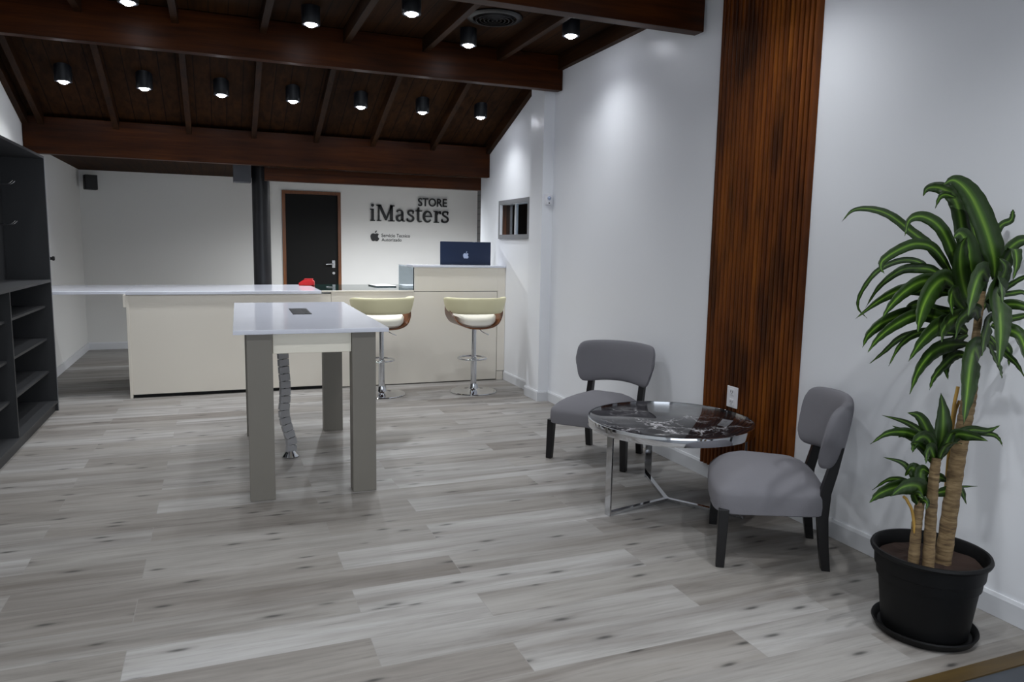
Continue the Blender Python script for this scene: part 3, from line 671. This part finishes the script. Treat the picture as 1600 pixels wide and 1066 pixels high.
# cable spine
sp = thing('cable_spine', 'chrome segmented cable duct hanging from the high table to the floor', 'cable duct', (.437, 5.3, 0))
pts = spline([(.403, 5.3, .855), (.405, 5.3, .758), (.410, 5.3, .637), (.416, 5.3, .524), (.414, 5.3, .424), (.406, 5.3, .33), (.414, 5.3, .26), (.436, 5.3, .175), (.452, 5.3, .10), (.447, 5.3, .035)], 8)
L_ = [0]
for a, b in zip(pts, pts[1:]): L_.append(L_[-1]+(b-a).length)
def on(s_):
    for i in range(len(L_)-1):
        if L_[i+1] >= s_: f = (s_-L_[i])/(L_[i+1]-L_[i]); return pts[i].lerp(pts[i+1], f), (pts[i+1]-pts[i]).normalized()
    return pts[-1], (pts[-1]-pts[-2]).normalized()
NSG = 16; stp = L_[-1]/NSG
for i in range(NSG):
    p0, t0 = on((i+.5)*stp); side = Vector((0, 1, 0)).cross(t0).normalized()
    ang = R(25); yv = Vector((0, 1, 0))*math.cos(ang)+side*math.sin(ang); xv = side*math.cos(ang)-Vector((0, 1, 0))*math.sin(ang)
    bm = bmesh.new(); h = stp*.46
    def V(a, b, c): return p0+xv*a+yv*b+t0*c
    for (a0, a1, b0, b1) in ((-.036, .036, -.016, -.011), (-.036, .036, .011, .016), (-.036, -.031, -.011, .011), (.031, .036, -.011, .011), (-.006, .006, -.011, .011)):
        hexa(bm, [V(a0, b0, -h), V(a1, b0, -h), V(a1, b1, -h), V(a0, b1, -h), V(a0, b0, h), V(a1, b0, h), V(a1, b1, h), V(a0, b1, h)])
    rel(bm, 'segment', sp, M['chain'], bevel=.002)
bm = bmesh.new(); tube(bm, pts, .007, 8); rel(bm, 'cable', sp, M['matte'])
bm = bmesh.new(); lathe(bm, [(0, .001), (.055, .001), (.057, .008), (.045, .025), (.03, .045), (0, .048)], 32, (.445, 5.3)); rel(bm, 'foot', sp, M['steel'], smooth=True)

# ================================================================== shelving unit
u = thing('shelving_unit', 'tall charcoal grey open shelving unit along the left wall', 'shelving', (-1.5, 6.0, 0))
SX0, SX1, SY0, SY1, ST = -1.655, -1.33, 4.72, 7.405, 2.182
rel(B(SX0, SX1, SY1-.02, SY1, .001, ST-.021), 'side_panel', u, M['shelf'], bevel=.001); rel(B(SX0, SX1, SY0, SY0+.02, .001, ST-.021), 'side_panel', u, M['shelf'], bevel=.001)
rel(B(SX0, SX1+.002, SY0, SY1, ST-.02, ST), 'top_panel', u, M['shelf'], bevel=.001)
rel(B(SX0, SX0+.01, SY0+.021, SY1-.021, .08, ST-.021), 'back_panel', u, M['shelf'])
rel(B(SX0+.011, SX1, SY0+.021, SY1-.021, .07, .09), 'shelf', u, M['shelf'])
rel(B(SX1-.04, SX1-.02, SY0+.021, SY1-.021, .001, .069), 'plinth', u, M['shelf'])
rel(B(SX0+.011, SX1, SY0+.021, SY1-.021, 1.125, 1.147), 'counter_shelf', u, M['shelf'])
rel(B(SX0+.011, SX1-.01, 6.05, 6.07, .091, 1.124), 'divider', u, M['shelf'])
bm = bmesh.new(); box(bm, SX1+.0002, SX1+.003, SY1-.02, SY1, .001, ST-.021)
o = rel(bm, 'edge_band', u, M['shelfedge']); o['label'] = 'lighter grey front edge'
for z in (.35, .635, .915):
    for a, b in ((SY0+.021, 6.049), (6.071, SY1-.021)): rel(B(SX0+.011, SX1-.05, a, b, z-.009, z+.009), 'shelf', u, M['shelf'])
for lbl, y, z in (('chrome double display hook on the shelving, the upper one', 6.80, 1.905), ('chrome double display hook on the shelving, the lower one', 6.80, 1.60)):
    h = thing('display_hook', lbl, 'hook', (SX0+.011, y, z), 0, 'display hooks in the shelving')
    obj('plate', B(0, .004, -.05, .05, -.02, .02), M['brushed'], h)
    for dy in (-.035, .035):
        bm = bmesh.new(); tube(bm, spline([(.004, dy, 0), (.1, dy, 0), (.17, dy, 0), (.195, dy, .008), (.215, dy, .028)], 4), .0035, 8); obj('prong', bm, M['brushed'], h, smooth=True)

# ================================================================== coffee table
K = thing('round_coffee_table', 'low round black marble table on a chrome frame between the two grey chairs', 'table', (2.472, 3.652, 0), R(0))
bm = bmesh.new(); lathe(bm, [(0, .486), (.474, .486), (.477, .506), (.473, .509), (0, .509)], 96); o = obj('marble_top', bm, M['marble'], K, smooth=True); o['label'] = 'black marble top with white veins'
bm = bmesh.new(); lathe(bm, [(.477, .460), (.486, .460), (.487, .463), (.487, .507), (.486, .510), (.478, .510), (.4775, .485), (.467, .484), (.467, .478), (.477, .478), (.477, .460)], 96); obj('rim', bm, M['steel'], K, smooth=True)
for a in (192.5, 72, -57):
    ca, sa = math.cos(R(a)), math.sin(R(a))
    def Q(r_, s_, z): return (r_*ca-s_*sa, r_*sa+s_*ca, z)
    bm = bmesh.new(); hexa(bm, [Q(.459, -.022, .0005), Q(.471, -.022, .0005), Q(.471, .022, .0005), Q(.459, .022, .0005), Q(.459, -.022, .477), Q(.471, -.022, .477), Q(.471, .022, .477), Q(.459, .022, .477)])
    obj('leg', bm, M['steel'], K, bevel=.001)
    bm = bmesh.new(); hexa(bm, [Q(.012, -.014, .001), Q(.458, -.014, .001), Q(.458, .014, .001), Q(.012, .014, .001), Q(.012, -.014, .02), Q(.458, -.014, .02), Q(.458, .014, .02), Q(.012, .014, .02)])
    obj('foot_bar', bm, M['steel'], K, bevel=.001)
    bm = bmesh.new(); hexa(bm, [Q(.04, -.012, .4685), Q(.458, -.012, .4685), Q(.458, .012, .4685), Q(.04, .012, .4685), Q(.04, -.012, .4845), Q(.458, -.012, .4845), Q(.458, .012, .4845), Q(.04, .012, .4845)])
    obj('support_bar', bm, M['steel'], K)
bm = bmesh.new(); lathe(bm, [(0, .001), (.018, .001), (.018, .021), (0, .021)], 6); obj('hub', bm, M['steel'], K)

# ================================================================== slipper chairs
def make_chair():
    r = thing('slipper_chair', 'low grey upholstered chair with black legs nearest the viewer, beside the potted plant', 'chair', (2.545, 2.89, 0), R(146.6))
    n = 64; out = []
    for i in range(n):
        a = 2*PI*i/n; c_, s_ = math.cos(a), math.sin(a); e = .30
        x = .262*math.copysign(abs(c_)**e, c_)+.0; f = (x+.262)/.524
        hw = .236+.074*f; y = hw*math.copysign(abs(s_)**e, s_)
        if x > 0: x += .018*(1-(y/hw)**2)
        out.append((x, y))
    rings = []; bm = bmesh.new()
    for sc, z, dz in ((.98, .262, 0), (1., .267, 0), (1.006, .31, 0), (1.0, .348, 0), (.985, .364, 0), (.94, .381, 0), (.84, .409, 0), (.70, .436, 0), (.52, .459, 0), (.32, .471, 0), (.14, .475, 0)):
        rings.append([bm.verts.new((x*sc, y*sc, z+(.012*(1-abs(y)/.31) if z < .3 else 0))) for x, y in out])
    for a, b in zip(rings, rings[1:]):
        for j in range(n): bm.faces.new((a[j], a[(j+1) % n], b[(j+1) % n], b[j]))
    bm.faces.new(rings[0][::-1]); bm.faces.new(rings[-1])
    obj('seat', bm, M['fabric'], r, smooth=True)
    for s in (-1, 1):
        bm = bmesh.new(); a, b = .024, .020; x1, y1_ = .222, s*.277; x0, y0_ = .228, s*.286
        hexa(bm, [(x0-b, y0_-b, .001), (x0+b, y0_-b, .001), (x0+b, y0_+b, .001), (x0-b, y0_+b, .001), (x1-a, y1_-a, .285), (x1+a, y1_-a, .285), (x1+a, y1_+a, .285), (x1-a, y1_+a, .285)])
        obj('leg', bm, M['darkwood'], r, bevel=.003)
        # rear leg sweeps back at both ends and carries the backrest
        bm = bmesh.new(); prev = None; prof = [(-.262, .001, .019), (-.245, .12, .022), (-.232, .26, .025), (-.238, .38, .024), (-.262, .48, .022), (-.285, .60, .019)]
        for x, z, h in prof:
            yy = s*(.205+.0*z); cur = [bm.verts.new(p_) for p_ in ((x-h, yy-.021, z), (x+h, yy-.021, z), (x+h, yy+.021, z), (x-h, yy+.021, z))]
            if prev:
                for j in range(4): bm.faces.new((prev[j], prev[(j+1) % 4], cur[(j+1) % 4], cur[j]))
            else: bm.faces.new(cur[::-1])
            prev = cur
        bm.faces.new(prev); obj('leg', bm, M['darkwood'], r, smooth=True)
    bm = bmesh.new(); rows = []; NA = 44; NC = 28
    for i in range(NA+1):
        s_ = (-1+2*i/NA)*.994; e = abs(s_); hz = .160*max(0., 1-e**8)**.42; th = .034*max(0.0, 1-e**12)**.5+.002
        hz = max(hz, .006); row = []
        for j in range(NC):
            q = 2*PI*j/NC; cz = math.copysign(abs(math.sin(q))**.55, math.sin(q)); ct = math.copysign(abs(math.cos(q))**.65, math.cos(q))
            zc = .648-.012*e*e; hh = hz if cz < 0 else max(.006, .160*max(0., 1-e**15)**.42); z = zc+hh*cz+(.03*(1-e*e) if cz < 0 else .008*(1-e*e))*abs(cz)
            w_ = .312-.03*((1-cz)/2)**2
            y = w_*math.sin(s_*1.0)/math.sin(1.0); x = -.335+.115*(1-math.cos(s_*1.0))/(1-math.cos(1.0))-.15*(z-.6)+th*ct+.022
            row.append(bm.verts.new((x, y, z)))
        rows.append(row)
    for a, b in zip(rows, rows[1:]):
        for j in range(NC): bm.faces.new((a[j], a[(j+1) % NC], b[(j+1) % NC], b[j]))
    bm.faces.new(rows[0][::-1]); bm.faces.new(rows[-1])
    obj('backrest', bm, M['fabric'], r, smooth=True)
    return r
ch = make_chair(); ch['group'] = 'grey slipper chairs'
dup(ch, (2.535, 4.62, 0), R(216.9), 'low grey upholstered chair with black legs on the far side of the marble table')

# ================================================================== potted plant
TRUNKS = [[0.057,[[0.011,-0.048,0.302],[0.048,-0.032,0.53],[0.079,-0.019,0.716],[0.109,-0.011,0.858],[0.128,-0.005,0.956],[0.141,0.005,1.065],[0.157,0.013,1.174],[0.185,0.027,1.359]]],[0.0417,[[-0.084,-0.063,0.31],[-0.071,-0.044,0.492],[-0.057,-0.03,0.631],[-0.045,-0.023,0.722]]],[0.0395,[[-0.118,-0.024,0.339],[-0.104,-0.013,0.463],[-0.087,-0.006,0.56]]],[0.0132,[[0.051,-0.01,0.303],[0.082,0.022,0.624],[0.113,0.044,0.879],[0.134,0.05,0.979]]],[0.011,[[0.062,-0.014,0.303],[0.092,0.018,0.624],[0.114,0.039,0.846],[0.137,0.041,0.924]]],[0.011,[[-0.109,-0.036,0.359],[-0.125,-0.012,0.488],[-0.144,0.004,0.551],[-0.158,0.012,0.57]]]]
HEAD_TOP = [[0.0941,[[0.234,0.014,1.408],[0.216,0.015,1.492],[0.177,0.026,1.593],[0.121,0.045,1.702],[0.069,0.056,1.759],[0.015,0.062,1.782],[-0.034,0.061,1.763]]],[0.0659,[[0.134,0.056,1.425],[0.134,0.083,1.537],[0.129,0.113,1.668],[0.114,0.139,1.734],[0.08,0.168,1.763],[0.044,0.192,1.761],[0.035,0.203,1.73]]],[0.0264,[[0.099,0.111,1.723],[0.059,0.121,1.733],[0.03,0.124,1.721],[0.007,0.12,1.678]]],[0.0518,[[0.103,0.065,1.396],[0.062,0.069,1.499],[-0.0,0.082,1.599],[-0.081,0.094,1.642],[-0.153,0.095,1.629],[-0.193,0.076,1.567]]],[0.0395,[[0.115,0.055,1.359],[0.069,0.101,1.451],[0.023,0.147,1.535],[-0.025,0.188,1.586],[-0.091,0.239,1.651],[-0.15,0.281,1.676],[-0.206,0.318,1.671],[-0.238,0.341,1.626]]],[0.0424,[[0.09,0.071,1.405],[-0.001,0.094,1.516],[-0.089,0.103,1.54],[-0.177,0.106,1.518],[-0.26,0.104,1.476],[-0.291,0.084,1.445],[-0.302,0.056,1.426]]],[0.0245,[[0.072,0.077,1.396],[0.019,0.123,1.436],[-0.018,0.161,1.472],[-0.074,0.201,1.471],[-0.141,0.241,1.426],[-0.188,0.266,1.338],[-0.185,0.275,1.279],[-0.139,0.27,1.237]]],[0.0395,[[0.081,0.073,1.387],[0.019,0.112,1.436],[-0.035,0.144,1.445],[-0.09,0.173,1.434],[-0.16,0.201,1.371],[-0.209,0.217,1.284]]],[0.049,[[0.079,0.068,1.349],[-0.012,0.089,1.358],[-0.121,0.117,1.364],[-0.221,0.135,1.324],[-0.326,0.151,1.25]]],[0.0565,[[0.089,0.068,1.377],[-0.016,0.069,1.398],[-0.104,0.06,1.397],[-0.199,0.05,1.361],[-0.284,0.034,1.309],[-0.351,0.01,1.259]]],[0.08,[[0.106,0.059,1.359],[0.0,0.042,1.407],[-0.097,0.012,1.381],[-0.186,-0.026,1.322],[-0.257,-0.07,1.265],[-0.316,-0.117,1.227]]],[0.0395,[[0.104,0.049,1.284],[0.025,0.08,1.283],[-0.053,0.115,1.305],[-0.098,0.128,1.271],[-0.134,0.136,1.224]]],[0.0565,[[0.094,0.047,1.238],[0.003,0.06,1.257],[-0.113,0.082,1.274],[-0.229,0.098,1.244],[-0.31,0.098,1.195],[-0.353,0.082,1.148]]],[0.049,[[0.093,0.046,1.228],[-0.017,0.055,1.258],[-0.126,0.06,1.268],[-0.234,0.059,1.229],[-0.32,0.048,1.183],[-0.385,0.028,1.137]]],[0.032,[[0.11,0.035,1.201],[0.049,0.081,1.197],[-0.013,0.126,1.189],[-0.067,0.166,1.166],[-0.115,0.198,1.105],[-0.152,0.228,1.055]]],[0.0339,[[0.101,0.038,1.191],[-0.0,0.052,1.201],[-0.1,0.064,1.198],[-0.183,0.064,1.154],[-0.247,0.052,1.078]]],[0.0659,[[0.128,0.028,1.201],[0.012,0.015,1.242],[-0.094,-0.01,1.229],[-0.203,-0.039,1.177],[-0.297,-0.074,1.117]]],[0.0584,[[0.126,0.023,1.154],[0.01,0.014,1.154],[-0.091,-0.002,1.132],[-0.188,-0.027,1.071],[-0.262,-0.062,0.992]]],[0.0377,[[0.134,0.013,1.108],[0.058,0.012,1.115],[-0.014,0.003,1.082],[-0.081,-0.009,1.036],[-0.124,-0.03,0.994]]],[0.049,[[0.127,0.027,1.192],[0.071,0.032,1.164],[0.032,0.027,1.11],[0.011,0.016,1.065],[0.006,-0.002,1.023]]],[0.0602,[[0.138,0.031,1.248],[0.038,-0.003,1.267],[-0.065,-0.04,1.254],[-0.155,-0.084,1.221],[-0.22,-0.138,1.193]]],[0.08,[[0.212,0.023,1.408],[0.1,-0.031,1.438],[-0.012,-0.093,1.413],[-0.125,-0.161,1.34],[-0.226,-0.231,1.29]]],[0.0612,[[0.229,0.013,1.38],[0.145,-0.058,1.412],[0.059,-0.136,1.389],[-0.037,-0.214,1.333]]],[0.113,[[0.218,0.004,1.287],[0.14,-0.062,1.367],[0.05,-0.144,1.302],[-0.046,-0.225,1.226],[-0.153,-0.304,1.125]]],[0.0988,[[0.168,-0.002,1.099],[0.062,-0.056,1.148],[-0.046,-0.123,1.098],[-0.148,-0.197,1.011],[-0.25,-0.271,0.927]]],[0.0565,[[0.229,0.01,1.362],[0.239,-0.019,1.475],[0.233,-0.05,1.526],[0.202,-0.086,1.476],[0.15,-0.115,1.41]]],[0.0282,[[0.223,0.028,1.473],[0.278,0.051,1.606],[0.348,0.055,1.641],[0.355,0.055,1.671],[0.355,0.055,1.684]]],[0.0471,[[0.221,0.021,1.417],[0.277,0.012,1.512],[0.331,-0.003,1.56],[0.355,-0.029,1.551],[0.355,-0.053,1.496]]],[0.0226,[[0.219,0.009,1.324],[0.249,-0.031,1.383],[0.276,-0.073,1.422],[0.302,-0.117,1.442]]],[0.0226,[[0.219,0.011,1.343],[0.306,-0.004,1.353],[0.355,-0.02,1.358],[0.355,-0.041,1.325]]],[0.0414,[[0.209,0.008,1.287],[0.23,-0.051,1.315],[0.248,-0.114,1.306],[0.262,-0.18,1.257]]],[0.0282,[[0.216,-0.0,1.249],[0.278,-0.024,1.255],[0.34,-0.047,1.27],[0.355,-0.068,1.29]]],[0.0584,[[0.216,-0.003,1.231],[0.227,-0.063,1.218],[0.219,-0.117,1.197],[0.188,-0.168,1.132],[0.147,-0.216,1.061]]],[0.0282,[[0.206,-0.004,1.193],[0.224,-0.055,1.133],[0.233,-0.101,1.093],[0.232,-0.143,1.044]]],[0.049,[[0.205,-0.009,1.156],[0.14,-0.078,1.121],[0.076,-0.147,1.088],[0.004,-0.212,1.065]]],[0.0847,[[0.149,0.037,1.323],[0.115,0.033,1.435],[0.081,0.028,1.536],[0.029,0.022,1.581],[-0.025,0.008,1.561]]],[0.0753,[[0.184,0.023,1.323],[0.215,0.069,1.453],[0.244,0.111,1.548],[0.256,0.163,1.665],[0.257,0.214,1.745]]],[0.0753,[[0.156,0.029,1.285],[0.077,0.016,1.362],[0.016,-0.001,1.454],[-0.024,-0.028,1.535],[-0.05,-0.068,1.569]]],[0.0565,[[0.226,0.001,1.287],[0.207,-0.03,1.401],[0.176,-0.064,1.457],[0.103,-0.085,1.493]]],[0.0518,[[0.138,0.033,1.266],[0.041,0.02,1.325],[-0.022,-0.009,1.364],[-0.082,-0.05,1.331],[-0.126,-0.099,1.279]]],[0.0565,[[0.173,0.017,1.248],[0.168,0.061,1.321],[0.127,0.118,1.375],[0.071,0.164,1.314],[0.05,0.194,1.233]]],[0.0471,[[0.183,0.018,1.286],[0.296,0.042,1.398],[0.355,0.056,1.455],[0.355,0.058,1.436]]],[0.0565,[[0.173,0.017,1.248],[0.062,-0.041,1.293],[-0.083,-0.096,1.264],[-0.194,-0.168,1.206]]],[0.0565,[[0.189,0.005,1.211],[0.111,-0.066,1.258],[-0.004,-0.137,1.197],[-0.109,-0.21,1.149]]],[0.0471,[[0.171,0.01,1.192],[0.255,0.007,1.152],[0.34,0.006,1.13],[0.355,0.006,1.059]]]]
HEAD_MID = [[0.0723,[[-0.024,-0.011,0.712],[-0.004,-0.007,0.798],[0.003,0.002,0.884],[-0.003,0.016,0.968]]],[0.046,[[-0.033,-0.003,0.744],[-0.077,0.001,0.829],[-0.126,0.003,0.887],[-0.187,0.004,0.904]]],[0.0285,[[-0.033,-0.003,0.744],[-0.04,0.047,0.799],[-0.068,0.103,0.835],[-0.127,0.169,0.854]]],[0.0285,[[-0.038,-0.001,0.744],[-0.084,0.034,0.788],[-0.12,0.063,0.812],[-0.157,0.091,0.831]]],[0.0395,[[-0.044,0.001,0.744],[-0.108,0.016,0.801],[-0.172,0.025,0.823],[-0.247,0.036,0.82],[-0.321,0.041,0.783]]],[0.0285,[[-0.038,-0.001,0.744],[-0.07,0.045,0.774],[-0.087,0.083,0.788],[-0.095,0.113,0.775]]],[0.0526,[[-0.024,-0.011,0.712],[-0.081,-0.012,0.794],[-0.139,-0.022,0.812],[-0.193,-0.039,0.789],[-0.225,-0.064,0.77]]],[0.0395,[[-0.014,-0.012,0.733],[0.034,-0.027,0.8],[0.091,-0.051,0.829],[0.146,-0.079,0.829],[0.188,-0.098,0.852]]],[0.0526,[[-0.014,-0.012,0.733],[-0.001,-0.053,0.815],[0.018,-0.106,0.826],[0.037,-0.162,0.818]]],[0.0219,[[-0.003,-0.016,0.734],[0.086,-0.033,0.809],[0.185,-0.064,0.809],[0.222,-0.073,0.791],[0.244,-0.078,0.759]]],[0.0482,[[-0.03,-0.01,0.701],[-0.098,-0.035,0.769],[-0.162,-0.072,0.763],[-0.215,-0.115,0.742]]],[0.0373,[[-0.02,-0.014,0.701],[-0.049,-0.054,0.77],[-0.071,-0.102,0.806],[-0.089,-0.155,0.816]]],[0.0438,[[-0.025,-0.012,0.701],[-0.014,-0.032,0.772],[-0.014,-0.051,0.821],[-0.015,-0.073,0.835]]],[0.0395,[[-0.035,-0.009,0.69],[-0.099,-0.019,0.754],[-0.163,-0.032,0.79],[-0.217,-0.052,0.8]]]]
HEAD_LOW = [[0.0285,[[-0.084,-0.008,0.56],[-0.09,0.026,0.629],[-0.112,0.063,0.682],[-0.168,0.11,0.7]]],[0.0603,[[-0.084,-0.006,0.571],[-0.088,0.016,0.643],[-0.099,0.035,0.672],[-0.117,0.048,0.636]]],[0.0603,[[-0.089,-0.004,0.571],[-0.138,-0.004,0.609],[-0.217,0.004,0.615],[-0.295,0.008,0.595],[-0.346,0.0,0.57]]],[0.0241,[[-0.089,-0.004,0.576],[-0.129,0.029,0.62],[-0.181,0.062,0.625],[-0.237,0.089,0.579]]],[0.068,[[-0.079,-0.008,0.571],[-0.141,-0.03,0.624],[-0.234,-0.046,0.635],[-0.322,-0.068,0.614]]],[0.0548,[[-0.079,-0.007,0.582],[-0.084,0.007,0.645],[-0.07,0.009,0.671],[-0.037,-0.003,0.649]]],[0.0373,[[-0.084,-0.006,0.571],[-0.124,-0.033,0.573],[-0.138,-0.072,0.571],[-0.176,-0.102,0.558]]],[0.0373,[[-0.09,-0.01,0.528],[-0.129,-0.013,0.578],[-0.134,-0.034,0.591],[-0.141,-0.059,0.578]]],[0.0175,[[-0.069,-0.012,0.571],[0.042,-0.007,0.586],[0.133,0.003,0.581],[0.24,0.006,0.571]]],[0.0417,[[-0.069,-0.012,0.571],[0.062,-0.016,0.581],[0.138,-0.001,0.568],[0.197,0.013,0.498]]],[0.0504,[[-0.079,-0.008,0.571],[-0.023,0.005,0.617],[0.032,0.013,0.626],[0.096,0.012,0.597]]]]
BP = Vector((2.60, 2.0, 0))
pl = thing('potted_plant', 'tall striped leaf dracaena on woody canes in a black pot by the right wall', 'plant', BP, 0)
bm = bmesh.new(); lathe(bm, [(0, .018), (.150, .018), (.156, .022), (.183, .255), (.196, .262), (.200, .318), (.212, .322), (.216, .332), (.212, .342), (.203, .342), (.196, .332), (.190, .26), (.186, .22), (0, .22)], 72); obj('pot', bm, M['pot'], pl, smooth=True)
bm = bmesh.new(); lathe(bm, [(0, .001), (.168, .001), (.178, .006), (.192, .032), (.190, .038), (.184, .036), (.168, .014), (0, .014)], 72); obj('saucer', bm, M['pot'], pl, smooth=True)
bm = bmesh.new(); lathe(bm, [(0, .30), (.06, .302), (.12, .296), (.165, .30), (.186, .294), (.176, .24), (0, .24)], 40)
for v_ in bm.verts:
    if v_.co.z > .28: v_.co.z += random.uniform(-.004, .004)
obj('soil', bm, M['soil'], pl, smooth=True)
for i, (wd, P) in enumerate(TRUNKS):
    P = [(a, b, c) for a, b, c in P]; P[0] = (P[0][0], P[0][1], .27)
    q = spline(P, 10); rad = [wd/2*(1.05-.22*j/len(q)) * (1+.05*math.sin(j*2.1)) if i < 3 else wd/2 for j in range(len(q))]
    if i == 0: rad = [x*(1 if j < len(q)*.66 else .6) for j, x in enumerate(rad)]
    bm = bmesh.new(); tube(bm, q, rad, 20)
    obj('trunk' if i < 3 else 'cane', bm, M['bark'] if i < 3 else M['stake'], pl, smooth=True)
def foliage(data):
    bm = bmesh.new(); uv = bm.loops.layers.uv.new('UVMap')
    for w_, P in data:
        q = spline(P, 7); n = len(q); rows = []; view = Vector((.37, .92, -.05))
        for i, c_ in enumerate(q):
            t_ = (q[min(i+1, n-1)]-q[max(i-1, 0)]).normalized()
            f = i/(n-1); wd = w_*.50*min(1, (f*3.2+.28))*max(0., 1-max(0, (f-.38)/.62)**1.7)
            s_ = t_.cross(view)
            if s_.length < .15: s_ = t_.cross(Vector((0, 0, 1)))
            s_ = s_.normalized()
            if rows and s_.dot(prev) < 0: s_ = -s_
            if rows: s_ = (s_*.5+prev*.5).normalized()
            prev = s_; nn = s_.cross(t_).normalized()
            if nn.dot(view) > 0: nn = -nn
            wv = .002*math.sin(i*1.7+w_*400)
            rows.append([bm.verts.new(c_+s_*wd*k+nn*(wd*.13*abs(k)+wv*abs(k)*(1 if k > 0 else -1))) for k in (-1, -.5, 0, .5, 1)])
        for i in range(n-1):
            for k in range(4):
                F = bm.faces.new((rows[i][k], rows[i][k+1], rows[i+1][k+1], rows[i+1][k])); F.smooth = True
                for lp, (a, b) in zip(F.loops, ((k/4, i/n), ((k+1)/4, i/n), ((k+1)/4, (i+1)/n), (k/4, (i+1)/n))): lp[uv].uv = (a, b)
    for v_ in bm.verts: v_.co.x = min(v_.co.x, 2.975-BP.x)
    return bm
for data in (HEAD_TOP, HEAD_MID, HEAD_LOW):
    bm = foliage(data); me = bpy.data.meshes.new('foliage'); bm.to_mesh(me); bm.free()
    o = bpy.data.objects.new('foliage', me); C.objects.link(o); me.materials.append(M['leaf']); o.parent = pl
    sd = o.modifiers.new('thickness', 'SOLIDIFY'); sd.thickness = .0012; sd.offset = 0
